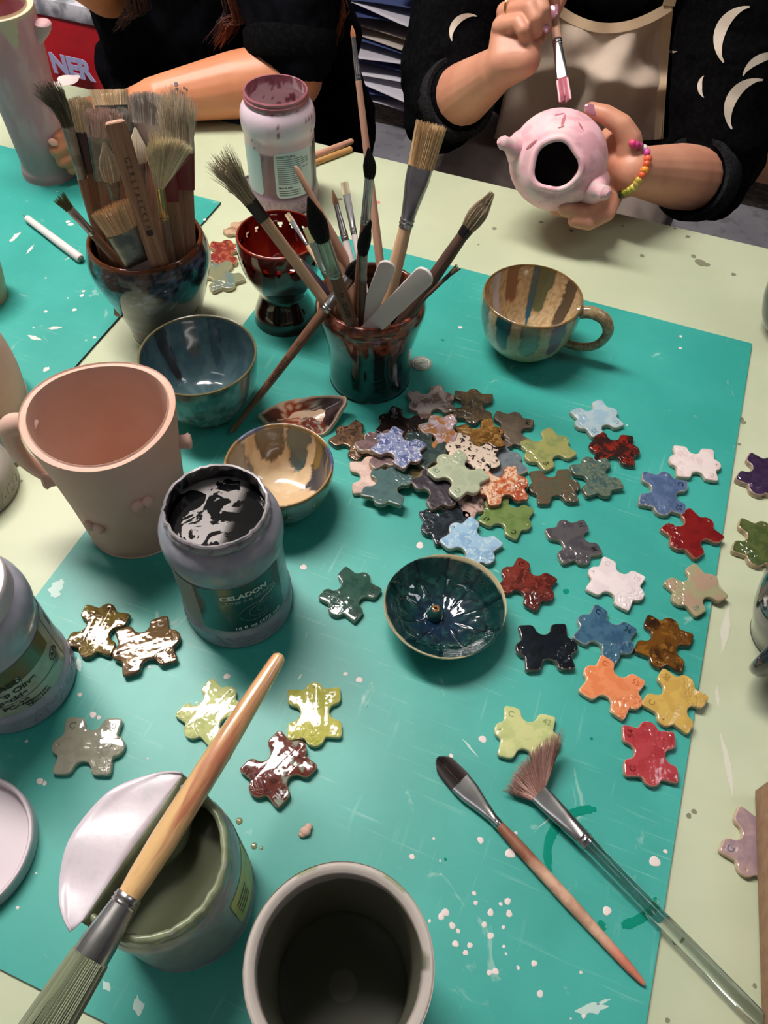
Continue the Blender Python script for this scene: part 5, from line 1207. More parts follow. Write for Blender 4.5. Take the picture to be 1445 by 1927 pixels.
# ---------------- cardboard at the right edge
q = [P(1424, 1484, .012), P(1426, 1600, .012), P(1438, 1927, .012), P(1436, 1990, .012)]
d0 = (q[2] - q[0]).normalized(); nx = V((d0.y, -d0.x, 0));  nx = nx if nx.x > 0 else -nx
ccd = thing('cardboard_box', 'flat brown cardboard box with printed leaf drawings at the right edge', 'box', Matrix.Translation(V((q[0].x, q[0].y, TZ))) @ Matrix.Rotation(math.atan2(-d0.y, -d0.x) - PI / 2, 4, 'Z'))
M_card = mat('kraft_cardboard', (158, 124, 96), (146, 112, 86), scale=120, lo=.4, hi=.6, rough=.85)
zc = TT + .0012
build('carton', bevel(box(0, .16, -.28, 0, zc, zc + .026), .0012), M_card, ccd)
M_lp = mat('brown_leaf_print', (84, 64, 52), rough=.8); M_rp = mat('rust_leaf_print', (140, 80, 58), rough=.8)
def leaf(x, y, L, a, w, m):
    Vs, Fs = [], []
    for i in range(9):
        t = i / 8; h = w * math.sin(PI * t) ** .8; c = V((x + L * t * math.cos(a), y + L * t * math.sin(a), zc + .0263)); s = V((-math.sin(a), math.cos(a), 0)); Vs += [c - s * h, c + s * h]
    for i in range(8): Fs.append((2 * i, 2 * i + 1, 2 * i + 3, 2 * i + 2))
    build('printed_leaf', (Vs, Fs), m, ccd)
for (x, y, L, a, w, m) in ((.002, -.060, .020, -.2, .0022, M_lp), (.004, -.064, .026, -1.2, .003, M_lp), (.008, -.062, .024, -.9, .0028, M_lp), (.004, -.050, .004, 0, .002, M_lp), (.002, -.012, .006, .6, .0016, M_rp), (.006, -.018, .006, .9, .0016, M_rp), (.004, -.006, .005, .2, .0014, M_rp), (.010, -.010, .006, .7, .0016, M_rp), (.003, -.028, .012, .5, .0006, M_lp), (.002, -.036, .014, .1, .0006, M_lp), (.006, -.022, .010, -1.2, .0006, M_lp)): leaf(x, y, L, a, w, m)
# ================================================================== people
def PB(x, y, b):                       # point of the upright plane at room depth b
    d = ray(x, y); return CC + d * ((b - fb(CC)) / fb(d))
M_skin = mat('skin', (212, 152, 124), (198, 136, 110), scale=14, lo=.35, hi=.7, rough=.48, sss=.12, bump=.1, bscale=420, bdist=.0003)
M_skin2 = mat('skin_warm', (208, 138, 100), (194, 124, 88), scale=12, lo=.35, hi=.7, rough=.45, sss=.12, bump=.1, bscale=420, bdist=.0003)
M_knit = mat('black_knit', (9, 9, 10), (17, 17, 19), scale=160, lo=.4, hi=.7, rough=.95, bump=.4, bscale=380, spec=.03)
M_cuff = mat('charcoal_ribbed_knit', (44, 44, 46), (26, 26, 28), scale=240, lo=.4, hi=.6, rough=.95, bump=.5, bscale=500, stretch=(1, 1, 3), spec=.03)
M_black = mat('black_dress', (8, 8, 11), (15, 15, 21), scale=30, rough=.9, bump=.3, bscale=90, spec=.03)
M_trous = mat('taupe_trousers', (138, 124, 116), (120, 108, 102), scale=20, lo=.3, hi=.7, rough=.85, bump=.3, bscale=60)
M_apron = mat('apron_canvas', (200, 182, 164), (184, 166, 148), scale=12, lo=.35, hi=.7, rough=.85, bump=.25, bscale=500)
M_hem = mat('apron_hem', (204, 178, 146), rough=.85, bump=.2, bscale=500)
M_nail = mat('mauve_nail_polish', (162, 108, 124), rough=.12, coat=.8)
M_nailbare = mat('bare_nail', (226, 172, 152), rough=.3)
M_moon = mat('cream_moon_print', (214, 200, 184), rough=.8)
M_hairred = mat('auburn_hair', (120, 56, 28), attr=True, rough=.45)
M_shoe = mat('dark_shoe', (30, 30, 32), rough=.6)
def join2(*ds): return cat_(*[(d[0], d[1]) for d in ds])
def rel(S, a, b, z, lean=0.0): return V((S.x, S.y, 0)) + EX * a + EY * (b - lean * max(0, z - .68)) + V((0, 0, z))
def relaxed_hand(wr, d, n, s=1.0, side=1):
    # wr wrist, d pointing direction, n back of the hand
    d = d.normalized(); n = (n - d * n.dot(d)).normalized(); w = d.cross(n) * side; out = []
    kn = [wr + d * .085 * s + w * o for o in (-.030, -.010, .011, .030)]
    out.append([(wr, .022 * s), (kn[0], .012 * s), (kn[3], .012 * s), (wr + d * .04 * s - w * .02, .017 * s), (wr + d * .04 * s + w * .02, .015 * s)])
    for k, L in zip(kn, (.070, .078, .072, .056)):
        a = k + (d * .92 - n * .3) * L * .45 * s; b = a + (d * .6 - n * .8) * L * .32 * s; c = b + (d * .3 - n * .95) * L * .26 * s
        out += chain([(k, .0098 * s), (a, .0088 * s), (b, .0082 * s), (c, .0072 * s)])
    t0 = wr + d * .03 * s - w * .022; t1 = t0 + (d * .6 - w * .7 - n * .2) * .042 * s; t2 = t1 + (d * .8 - w * .25 - n * .5) * .034 * s
    out += chain([(t0, .015 * s), (t1, .0115 * s), (t2, .0088 * s)])
    return out
def seated(S, R):
    core = [[(R(-.07, .02, .58), .115), (R(.07, .02, .58), .115), (R(0, .02, .74), (.135, .105, .10))],
            [(R(0, .02, .74), (.135, .105, .10)), (R(-.06, 0, .93), .10), (R(.06, 0, .93), .10)],
            [(R(-.06, 0, .93), .10), (R(.06, 0, .93), .10), (R(-.16, 0, 1.06), .05), (R(.16, 0, 1.06), .05)],
            [(R(0, 0, 1.05), .07), (R(0, -.015, 1.16), .05)], [(R(0, -.015, 1.16), .05), (R(0, -.03, 1.22), .05)],
            [(R(0, -.02, 1.30), (.078, .090, .095)), (R(0, -.045, 1.235), (.052, .058, .05)), (R(0, -.075, 1.215), .022)],
            [(R(0, -.115, 1.275), .008), (R(0, -.128, 1.258), .010)],                       # nose
            [(R(-.022, -.112, 1.225), .006), (R(.022, -.112, 1.225), .006)],                 # mouth
            [(R(-.080, -.01, 1.275), (.008, .014, .022))], [(R(.080, -.01, 1.275), (.008, .014, .022))]]
    for s in (-1, 1):
        core += chain([(R(s * .085, .02, .57), .085), (R(s * .10, -.40, .575), .058), (R(s * .10, -.36, .32), .052), (R(s * .10, -.34, .10), .036)])
        core += [[(R(s * .10, -.34, .06), .036), (R(s * .105, -.46, .035), .026)]]
    return core
def on_mesh(bvh, x, y, off=.0008):
    d = ray(x, y).normalized(); h = bvh.ray_cast(CC, d)
    return (h[0] - d * off, h[1]) if h[0] else (None, None)
def decal(bvh, outl, name, m, parent, off=.0012, inv=None):
    # a flat print: strip between two lines of photo places laid on the cloth or skin
    Vs, Fs = [], []
    for (a, b) in outl:
        p, q = on_mesh(bvh, *a, off)[0], on_mesh(bvh, *b, off)[0]
        if p is None or q is None: continue
        Vs += [p, q]
    for i in range(len(Vs) // 2 - 1): Fs.append((2 * i, 2 * i + 1, 2 * i + 3, 2 * i + 2))
    if len(Vs) > 3: return build(name, xf((Vs, Fs), inv or parent.matrix_world.inverted()), m, parent)
def moon(cx, cy, R, a0, a1, th):
    out = []
    for i in range(15):
        t = i / 14; a = math.radians(a0 + (a1 - a0) * t); w = th * math.sin(PI * max(.03, min(.97, t))) ** .8
        out.append(((cx + R * math.cos(a), cy + R * math.sin(a)), (cx + (R - w) * math.cos(a), cy + (R - w) * math.sin(a))))
    return out
def nail(parent, tip, d, toward, m, w=.0052, L=.0075):
    d = d.normalized(); n = (toward - d * toward.dot(d)).normalized(); x = d.cross(n)
    M = Matrix(((x.x, d.x, n.x, tip.x), (x.y, d.y, n.y, tip.y), (x.z, d.z, n.z, tip.z), (0, 0, 0, 1)))
    build('fingernail', xf(ball((0, 0, 0), w, L, .0016, 8), parent.matrix_world.inverted() @ M), m, parent)
def stool(label, S):
    r = thing('stool', label, 'stool', Matrix.Translation(V((S.x, S.y, 0))) @ RMAT)
    build('seat', bevel(zloft([(.41, .17, .17, 2), (.448, .17, .17, 2)], 32), .004), W_brown, r)
    for k in range(4):
        a = PI / 4 + k * PI / 2
        build('leg', zloft([(0, .016, .016, 2, .16 * math.cos(a), .16 * math.sin(a)), (.42, .018, .018, 2, .11 * math.cos(a), .11 * math.sin(a))], 12), W_brown, r)

# ---------------- right person
S1 = PB(1112, 100, fb(PY(1112, 100, 1.40)))
bS1 = fb(S1)
R1 = lambda a, b, z: rel(S1, a, b, z, .34)
stool('wooden stool under the person in the moon print sweater', S1)
Zh = .945
wrL, elL = W(934, 132, .985), W(830, 208, 1.16)
wrR, elR = W(1192, 322, .965), W(1338, 340, 1.13)
print('forearms', (wrL - elL).length, (wrR - elR).length, 'upper', (R1(-.16, 0, 1.06) - elL).length, (R1(.16, 0, 1.06) - elR).length, 'z', elL.z, elR.z, wrL.z, wrR.z, 'b', bS1, fb(elL), fb(elR), TB1)
arms = chain([(R1(-.17, 0, 1.05), .048), (elL, .043), (wrL.lerp(elL, .55), .040), (wrL, .0265)]) + chain([(R1(.17, 0, 1.05), .048), (elR, .044), (wrR.lerp(elR, .55), .042), (wrR, .0275)])
def hnd(lst): return [(W(x, y, Zh + z), r) for (x, y, z, r) in lst]
# hand with the brush: palm side towards the viewer, fingers curled round the handle
hands = [[(wrL, .026)] + hnd([(948, 116, .020, .022), (985, 112, .010, .021)]),
         hnd([(948, 116, .020, .022), (985, 112, .010, .021), (944, 54, .014, .0130), (968, 6, .020, .0125), (1000, 66, .028, .012), (1008, 0, .036, .011)])]
fl = hands
fl += chain(hnd([(942, 50, .004, .0112), (976, 42, -.018, .0092), (984, 56, -.020, .0086), (990, 74, -.008, .0078)]))          # little finger
fl += chain(hnd([(951, 22, .004, .0114), (998, 14, -.026, .0096), (1006, 34, -.026, .0090), (1010, 58, -.012, .0080)]))          # ring finger
fl += chain(hnd([(966, -8, .004, .0114), (1013, -9, -.026, .0098), (1021, 18, -.026, .0092), (1026, 46, -.010, .0080)]))         # middle finger
fl += chain(hnd([(990, -30, .010, .0114), (1030, -32, -.014, .0098), (1038, -10, -.014, .0090), (1042, 14, -.004, .0078)]))       # index finger
fl += chain(hnd([(1004, 66, .024, .016), (1034, 28, .030, .0120), (1052, -4, .022, .0104), (1055, -22, .014, .0088)]))           # thumb behind the handle
# hand holding the teapot body
fl += [[(wrR, .027)] + hnd([(1160, 300, .040, .021), (1166, 345, .044, .020)]), hnd([(1160, 300, .040, .021), (1166, 345, .044, .020), (1150, 262, .046, .016), (1138, 350, .058, .015), (1172, 268, .022, .017)])]
fl += chain(hnd([(1186, 300, .016, .0180), (1184, 262, .000, .0150), (1170, 236, -.008, .0128), (1140, 216, -.008, .0112), (1112, 206, -.004, .0088)]))     # thumb over the top
fl += chain(hnd([(1150, 352, .054, .0130), (1134, 384, .030, .0104), (1098, 398, .006, .0094), (1062, 394, .000, .0080)]))
fl += chain(hnd([(1146, 340, .066, .0130), (1124, 380, .052, .0110), (1084, 398, .032, .0100), (1046, 392, .026, .0086)]))
fl += chain(hnd([(1140, 318, .078, .0130), (1112, 366, .072, .0108), (1070, 386, .054, .0098), (1034, 380, .046, .0085)]))
fl += chain(hnd([(1156, 366, .044, .0118), (1142, 402, .026, .0098), (1108, 420, .012, .0088), (1080, 416, .008, .0076)]))
p1 = thing('person', 'person in black sweater with cream moons and beige apron, glazing a pink vessel', 'person', Matrix.Translation(V((S1.x, S1.y, 0))))
I1 = p1.matrix_world.inverted()
body1 = join2(flesh(seated(S1, R1), .009, 8), flesh(arms + fl, .0017, 4))
build('body', xf(body1, I1), M_skin, p1, angle=0)
bvh1 = BVHTree.FromPolygons(body1[0], body1[1])
n1 = W(1042, 17, Zh - .0115); nail(p1, n1, W(1042, 34, Zh) - W(1041, 10, Zh), CC - n1, M_nail, .0056, .0105)
n2 = W(1027, 50, Zh - .0165); nail(p1, n2, W(1026, 60, Zh) - W(1024, 40, Zh), (CC - n2) + CR * .5, M_nail, .0050, .0085)
n3 = W(1113, 206, Zh - .012); nail(p1, n3, W(1105, 199, Zh) - W(1125, 212, Zh), (CC - n3).normalized() + CU * .4, M_nail, .0056, .0100)
# ring
rc = W(962, 14, Zh - .004); rd = (W(999, 14, Zh - .02) - W(950, 20, Zh + .004)).normalized(); ru = rd.orthogonal().normalized(); rv = rd.cross(ru)
build('ring', xf(tube([rc + (ru * math.cos(k * PI / 12) + rv * math.sin(k * PI / 12)) * .0128 for k in range(25)], .0011, 8), I1), mat('gold', (206, 168, 84), rough=.2, metal=1), p1)
# sweater
sw_ = [[(R1(-.08, .02, .60), .125), (R1(.08, .02, .60), .125), (R1(0, .02, .76), (.16, .12, .11))],
       [(R1(0, .02, .76), (.16, .12, .11)), (R1(-.07, .01, .95), .118), (R1(.07, .01, .95), .118)],
       [(R1(-.07, .01, .95), .118), (R1(.07, .01, .95), .118), (R1(-.17, 0, 1.06), .072), (R1(.17, 0, 1.06), .072)]]
cuL = elL.lerp(wrL, .30); cuR = elR.lerp(wrR, .22)
shL, shR = R1(-.17, 0, 1.06), R1(.17, 0, 1.06)
def sleeve(sh, el, wr, f, d1, d2):
    m = sh.lerp(el, .55)
    return [[(sh, .074), (m, .076)], [(m, .076), (sh.lerp(el, .85), .070)], [(sh.lerp(el, .85), .068), (el, .056)], [(el, .057), (el.lerp(wr, f), .053)],
            [(m + d1, .045), (el + d2, .042)], [(m, .06), (m + d1, .045)], [(el, .05), (el + d2, .042)]]
sw_ += sleeve(shL, elL, wrL, .24, V((-.01, .05, -.03)), V((.01, .05, -.012)))
sw_ += sleeve(shR, elR, wrR, .15, V((.06, .03, -.05)), V((.05, .06, -.0)))
sw_ += [[(W(1295, 120, 1.28), .05), (W(1310, 250, 1.2), .045)], [(W(1420, 240, 1.20), .034), (W(1385, 318, 1.20), .026)], [(W(1420, 240, 1.20), .034), (W(1400, 120, 1.2), .05)]]
swd = flesh(sw_, .0055, 8)
def wrinkle(d, amp, sc):
    out = []
    for v in d[0]: out.append(v + V((fnoise(v, sc), fnoise(v + V((3, 1, 7)), sc), fnoise(v + V((9, 4, 2)), sc))) * amp)
    return out, d[1]
swd = wrinkle(swd, .006, 13)
swo = build('sweater', xf(swd, I1), M_knit, p1, angle=0)
bvs = BVHTree.FromPolygons(swd[0], swd[1])
for md in (moon(880, 60, 35, 150, 300, 13), moon(1405, 74, 63, 135, 275, 22), moon(1450, 152, 54, 190, 300, 16), moon(1421, 206, 59, 140, 285, 21), moon(1336, 163, 24, 120, 240, 9), moon(1264, 84, 16, 50, 150, 5), moon(1340, 300, 24, 60, 130, 3)):
    decal(bvs, md, 'moon_print', M_moon, swo, .0015, I1)
def cuff(c, d, r, name='cuff', n=28):
    d = d.normalized(); u = d.orthogonal().normalized(); v = d.cross(u)
    secs = [(c + d * (-.022), u, v, r * 1.02, r * 1.02, 2), (c + d * (-.016), u, v, r * 1.10, r * 1.10, 2), (c + d * .014, u, v, r * 1.10, r * 1.10, 2), (c + d * .020, u, v, r * 1.04, r * 1.04, 2), (c + d * .018, u, v, r * .92, r * .92, 2), (c, u, v, r * .86, r * .86, 2)]
    return loft(secs, n)
build('sleeve_cuff', xf(cuff(cuL, wrL - elL, .050), I1), M_cuff, p1)
build('sleeve_cuff', xf(cuff(cuR, wrR - elR, .052), I1), M_cuff, p1)
tr = [[(R1(-.085, .02, .58), .125), (R1(.085, .02, .58), .125)]]
for s in (-1, 1): tr += chain([(R1(s * .10, .02, .585), .108), (R1(s * .125, -.20, .60), .092), (R1(s * .12, -.41, .58), .074), (R1(s * .11, -.37, .32), .064), (R1(s * .105, -.34, .10), .052)])
build('trousers', xf(wrinkle(flesh(tr, .008, 8), .008, 11), I1), M_trous, p1, angle=0)
for s in (-1, 1): build('shoe', xf(flesh([[(R1(s * .10, -.33, .045), .045), (R1(s * .108, -.49, .034), .034)]], .006), I1), M_shoe, p1, angle=0)
hairp = [[(R1(0, .02, 1.33), (.09, .095, .075)), (R1(0, .05, 1.25), (.085, .06, .09))], [(R1(0, .06, 1.25), (.085, .05, .08)), (R1(0, .07, 1.08), (.07, .03, .06))]]
build('hair', xf(flesh(hairp, .008), I1), mat('dark_brown_hair', (52, 36, 28), rough=.5), p1, angle=0)
for s in (-1, 1): build('eye', xf(ball(R1(s * .032, -.098, 1.278), .011, .009, .007, 8), I1), mat('eye_dark', (40, 30, 26), rough=.2), p1)
# apron: bib hanging loosely in folds, with hem and straps
ab = bS1 - .200
def apr(u, v):
    # u 0..1 across, v 0..1 from neckline to lower edge, in places of the photo
    topx = lerp(1012, 1262, u); sag = 4 * u * (1 - u)
    topy = lerp(-42, 8, u) + 66 * sag * (1 - .25 * (u - .5))
    botx = lerp(930, 1244, u); boty = lerp(262, 262, u) + 26 * math.sin(PI * u) ** 2
    midx = lerp(962, 1250, u)
    topx = lerp(996, 1262, u)
    x = (1 - v) ** 2 * topx + 2 * v * (1 - v) * midx + v * v * botx; y = lerp(topy, boty, v)
    fold = .016 * math.sin(u * 10 + v * 2.6) * (.2 + .8 * v) + .012 * math.sin((u * 6 - v * 7) + 1) + .005 * math.sin(u * 17 + v * 9) + .012 * math.exp(-((v - .35 - .5 * abs(u - .45)) / .09) ** 2)
    return PB(x, y, ab - fold - .01 * sag)
NU, NVv = 44, 40; Vs, Fs = [], []
for j in range(NVv + 1):
    for i in range(NU + 1): Vs.append(apr(i / NU, j / NVv))
for j in range(NVv):
    for i in range(NU): b = j * (NU + 1) + i; Fs.append((b, b + 1, b + NU + 2, b + NU + 1))
apo = build('apron', xf((Vs, Fs), I1), M_apron, p1, angle=0)
sd = apo.modifiers.new('thickness', 'SOLIDIFY'); sd.thickness = .0016
def ribbon(pts, w, off=.003):
    Vs, Fs = [], []; n = len(pts)
    for i, p in enumerate(pts):
        d = (pts[min(i + 1, n - 1)] - pts[max(i - 1, 0)]).normalized(); t = (CC - p).normalized(); s = d.cross(t).normalized() * w
        Vs += [p - s + t * off, p + s + t * off, p + s + t * (off - .0025), p - s + t * (off - .0025)]
    for i in range(n - 1):
        for k in range(4): Fs.append((4 * i + k, 4 * i + (k + 1) % 4, 4 * i + 4 + (k + 1) % 4, 4 * i + 4 + k))
    return Vs, Fs
build('apron_hem', xf(ribbon([apr(i / 40, .012) for i in range(41)], .0062), I1), M_hem, apo if False else p1)
build('apron_hem', xf(ribbon([apr(.985, i / 40) for i in range(41)], .0062), I1), M_hem, p1)
build('apron_strap', xf(ribbon([apr(.985, 0), PB(1268, -30, ab - .002), R1(.10, -.125, 1.0), R1(.08, -.075, 1.115), R1(.05, .05, 1.135)], .008), I1), M_hem, p1)
build('apron_strap', xf(ribbon([apr(.015, 0), R1(-.10, -.130, .98), R1(-.08, -.08, 1.10), R1(-.05, .05, 1.135)], .008), I1), M_hem, p1)
# bracelet of beads round the wrist
bd = [(1190, 270, (232, 70, 130)), (1197, 273, (190, 60, 120)), (1204, 275, (170, 70, 110)), (1211, 279, (236, 226, 222)), (1217, 287, (226, 92, 176)), (1219, 299, (226, 100, 70)), (1217, 309, (214, 90, 50)), (1213, 320, (240, 150, 60)), (1208, 330, (226, 90, 50)), (1202, 339, (196, 168, 70)), (1198, 345, (206, 180, 90)), (1192, 353, (206, 196, 100)), (1184, 358, (180, 176, 60)), (1177, 362, (150, 150, 40)), (1169, 366, (30, 60, 34))]
br = build('bracelet', xf(tube(spline([on_mesh(bvh1, x, y, .003)[0] or W(x, y, Zh - .01) for x, y, c in bd], 3), .0008, 6), I1), mat('bracelet_cord', (120, 110, 90), rough=.7), p1)
for i, (x, y, c) in enumerate(bd):
    q = on_mesh(bvh1, x, y, .0035)[0] or W(x, y, Zh - .01)
    build('bead', xf(ball(q, .0052 if i % 2 else .0046, .0044, .0046, 8), I1), mat('bead_%d' % i, c, rough=.2), br)

# ---------------- vessel being glazed and its brush
vc = W(1050, 302, Zh + .004); vdir = (CC - vc).normalized()
vdir = (vdir + V((0, 0, -.12)) - CR * .03).normalized()
vxx = CR - vdir * CR.dot(vdir); vxx.normalize(); vyy = vdir.cross(vxx)
MVc = Matrix(((vxx.x, vyy.x, vdir.x, vc.x), (vxx.y, vyy.y, vdir.y, vc.y), (vxx.z, vyy.z, vdir.z, vc.z), (0, 0, 0, 1)))
M_pinkg = mat('pink_brushed_glaze', (238, 186, 194), (224, 168, 176), scale=26, lo=.4, hi=.7, c3=(206, 178, 176), rough=.6, bump=.25, bscale=120, stretch=(1, 2.2, 1))
ves = thing('clay_vessel', 'small round pink glazed clay vessel with two spouts, held by the person in the apron', 'vessel', MVc)
def rves(r, t, z): return r * (1 + .02 * math.cos(2 * t + .7) + (.05 * math.cos(3 * t + 1.0) + .03 * math.cos(5 * t)) * sm(z, .036, .046) * (1 - sm(r, .030, .04)))
build('body', lathe([(0, -.056), (.022, -.053), (.043, -.038), (.056, -.014), (.0585, .008), (.052, .028), (.041, .0425), (.033, .0470), (.0300, .0500), (.0265, .0500), (.0250, .0465), (.036, .036), (.048, .02), (.052, .002), (.046, -.022), (.03, -.042), (0, -.048)], seg=96, rf=rves, col=lambda t, z, i, r: (62, 44, 40) if (i and z < .045) else mixc(mixc((240, 188, 196), (222, 164, 174), sm(fnoise((math.cos(t) * r * 30, math.sin(t) * r * 55, z * 30), 1), .0, .4)), (226, 206, 202), sm(fnoise((math.cos(t) * r * 40 + 9, math.sin(t) * r * 40, z * 40), 1), .1, .4) * .6)), mat('pink_vessel_glaze', (214, 160, 166), attr=True, rough=.6, bump=.2, bscale=120), ves)  # inner wall coloured dark brown to paint in the shade inside the opening
def spout(x, y, z0, z1, px, py, w0, w1):
    q = MVc.inverted() @ W(px, py, Zh - .035); a = V((x, y, z0))
    return tube(spline([a, a.lerp(q, .45) + V((0, 0, .006)), q], 6), [w0 * 1.25, w0 * 1.12, w0 * .98, w0 * .86, w0 * .72, w0 * .66, w0 * .6, w1 * 1.1, w1, w1, w1 * 1.05, w1 * .8, w1 * .4][:13], 16)
build('spout', spout(-.043, .013, .014, .03, 938, 265, .019, .0078), M_pinkg, ves)
build('spout', spout(.042, -.026, .012, .03, 1146, 366, .021, .0085), M_pinkg, ves)
M_dash = mat('dark_pink_strokes', (186, 110, 118), rough=.5)
bvv = BVHTree.FromPolygons([MVc @ v.co for v in ves.children[0].data.vertices], [tuple(p.vertices) for p in ves.children[0].data.polygons])
for (a, b, w) in (((1064, 214), (1056, 238), 3), ((1044, 216), (1062, 212), 3), ((1050, 240), (1062, 236), 2), ((1088, 228), (1098, 246), 2.5), ((1010, 262), (990, 280), 3)):
    n = 6; decal(bvv, [((lerp(a[0], b[0], i / n) - w * math.sin(PI * (i + .3) / (n + .6)), lerp(a[1], b[1], i / n)), (lerp(a[0], b[0], i / n) + w * math.sin(PI * (i + .3) / (n + .6)), lerp(a[1], b[1], i / n) + w * .5)) for i in range(n + 1)], 'glaze_stroke', M_dash, ves, .0006)
A, T = W(1012, -190, Zh + .03), W(1064, 193, Zh - .012)
brush('paintbrush', 'brush loaded with pink glaze held above the pink vessel', A, T, (1046, 76), (1056, 150), [(0, 4, 1), (.05, 6, 1), (.6, 9, 1), (1, 9, 1)], (8.5, 11), .6, lambda t: (1 + .12 * t, 1 - .3 * t), W_pink, F_silver, (196, 118, 132), (178, 100, 116), n=240, jit=.04, wet=True, rad=.0005, dome=.08)

# ---------------- left person
S2 = PB(432, 60, fb(PY(432, 60, 1.46))); bS2 = fb(S2); R2 = lambda a, b, z: rel(S2, a, b, z, .22)
stool('wooden stool under the person in the black dress', S2)
el2, wr2 = P(548, 142, .055), P(292, 188, .036)
vfx = vb + axis * .062
fT1, fT2 = PY(106, 284, vb.y - .030), PY(118, 304, vb.y - .030)
palm = PY(222, 216, (wr2.y * .62 + vb.y * .38))
k1, k2 = PY(168, 226, vb.y + .055), PY(176, 262, vb.y + .035)
print('left arm', (el2 - wr2).length, (R2(.17, 0, 1.05) - el2).length, 'palm', (palm - wr2).length, (k1 - palm).length, (fT1 - k1).length)
arm2 = chain([(R2(.17, 0, 1.05), .05), (el2, .047), (el2.lerp(wr2, .4), .045), (wr2, .030)])
h2 = [[(wr2, .029), (palm, .024)], [(palm, .024), (k1, .014), (k2, .014), (palm + V((0, 0, -.012)), .022)]]
o_ = PY(120, 268, vb.y - .012) ; o2_ = PY(134, 292, vb.y - .010)
h2 += chain([(k1, .013), (PY(146, 250, vb.y + .018), .0115), (PY(122, 274, vb.y - .020), .0105), (fT1, .0095)])
h2 += chain([(k1.lerp(k2, .5), .013), (PY(156, 276, vb.y + .018), .0115), (PY(132, 296, vb.y - .020), .0105), (fT2, .0092)])
h2 += chain([(k2, .0125), (PY(164, 296, vb.y + .020), .0105), (PY(146, 312, vb.y - .012), .0092), (PY(136, 318, vb.y - .024), .0082)])
h2 += chain([(k1, .0125), (PY(140, 228, vb.y + .030), .0112), (PY(118, 250, vb.y - .004), .010), (PY(112, 262, vb.y - .020), .0088)])
h2 += chain([(palm, .018), (PY(176, 200, vb.y + .09), .0135), (PY(132, 206, vb.y + .06), .0105)])
elO, wrO = PY(200, -30, 1.34), PY(40, -120, 1.16)
arm3 = chain([(R2(-.17, 0, 1.05), .05), (elO, .045), (wrO, .029)]) + relaxed_hand(wrO, PY(-40, -110, 1.04) - wrO, V((.3, .6, .6)), 1.0, 1)
p2 = thing('person', 'person in black with auburn hair, bare tattooed forearm reaching to the mauve vase', 'person', Matrix.Translation(V((S2.x, S2.y, 0))))
I2 = p2.matrix_world.inverted()
body2 = join2(flesh(seated(S2, R2), .009, 8), flesh(arm2 + h2 + arm3, .0024, 5))
build('body', xf(body2, I2), M_skin2, p2, angle=0)
bv2 = BVHTree.FromPolygons(body2[0], body2[1])
nail(p2, PY(100, 268, vb.y - .034), V((-1, 0, .4)), CC - fT1, M_nailbare, .0045, .006)
M_tat = mat('tattoo_ink', (62, 50, 46), rough=.5)
for (x, y, r) in ((331, 158, 4), (326, 178, 4), (333, 167, 2.5), (339, 172, 2), (346, 165, 2), (351, 168, 2), (323, 170, 1.5), (344, 175, 1.5)):
    decal(bv2, [((x + r * math.cos(a) , y - r * math.sin(a)), (x + r * math.cos(a), y + r * math.sin(a))) for a in [k * PI / 8 for k in range(9)]], 'tattoo', M_tat, p2, .0008)
for (a, b) in (((470, 70), (494, 88)), ((480, 66), (500, 80)), ((462, 74), (478, 78))):
    decal(bv2, [((lerp(a[0], b[0], i / 6), lerp(a[1], b[1], i / 6) - .9), (lerp(a[0], b[0], i / 6), lerp(a[1], b[1], i / 6) + .9)) for i in range(7)], 'tattoo', M_tat, p2, .0008)
dr = [[(R2(-.12, .02, .60), .14), (R2(.12, .02, .60), .14), (R2(-.06, -.02, .80), (.15, .13, .13)), (R2(.06, -.02, .80), (.15, .13, .13))],
      [(R2(-.06, -.02, .80), (.15, .13, .13)), (R2(.06, -.02, .80), (.15, .13, .13)), (R2(-.15, 0, 1.05), .075), (R2(.15, 0, 1.05), .075)]]
shq = R2(.17, 0, 1.05)
dr += [[(shq, .075), (shq.lerp(el2, .5), .078)], [(shq.lerp(el2, .5), .078), (shq.lerp(el2, .86), .066)], [(R2(-.16, 0, 1.05), .075), (R2(-.16, 0, 1.05).lerp(elO, .75), .06)], [(W(600, 60, 1.36), .075), (W(610, 220, 1.34), .055)], [(W(610, 220, 1.34), .055), (R2(.1, 0, .62), .12)], [(W(240, 120, 1.45), .06), (R2(-.12, .02, .60), .14)]]
for s in (-1, 1): dr += [[(R2(s * .11, .02, .59), .12), (R2(s * .14, -.38, .585), .085)], [(R2(s * .14, -.38, .585), .085), (R2(s * .12, -.36, .36), .075)]]
drd = wrinkle(flesh(dr, .007, 8), .007, 10)
build('dress', xf(drd, I2), M_black, p2, angle=0)
build('sleeve_cuff', xf(cuff(shq.lerp(el2, .86), el2 - shq, .062), I2), M_knit, p2)
for s in (-1, 1): build('shoe', xf(flesh([[(R2(s * .10, -.33, .045), .045), (R2(s * .108, -.49, .034), .034)]], .006), I2), M_shoe, p2, angle=0)
for s in (-1, 1): build('eye', xf(ball(R2(s * .032, -.098, 1.278), .011, .009, .007, 8), I2), bpy.data.materials['eye_dark'], p2)
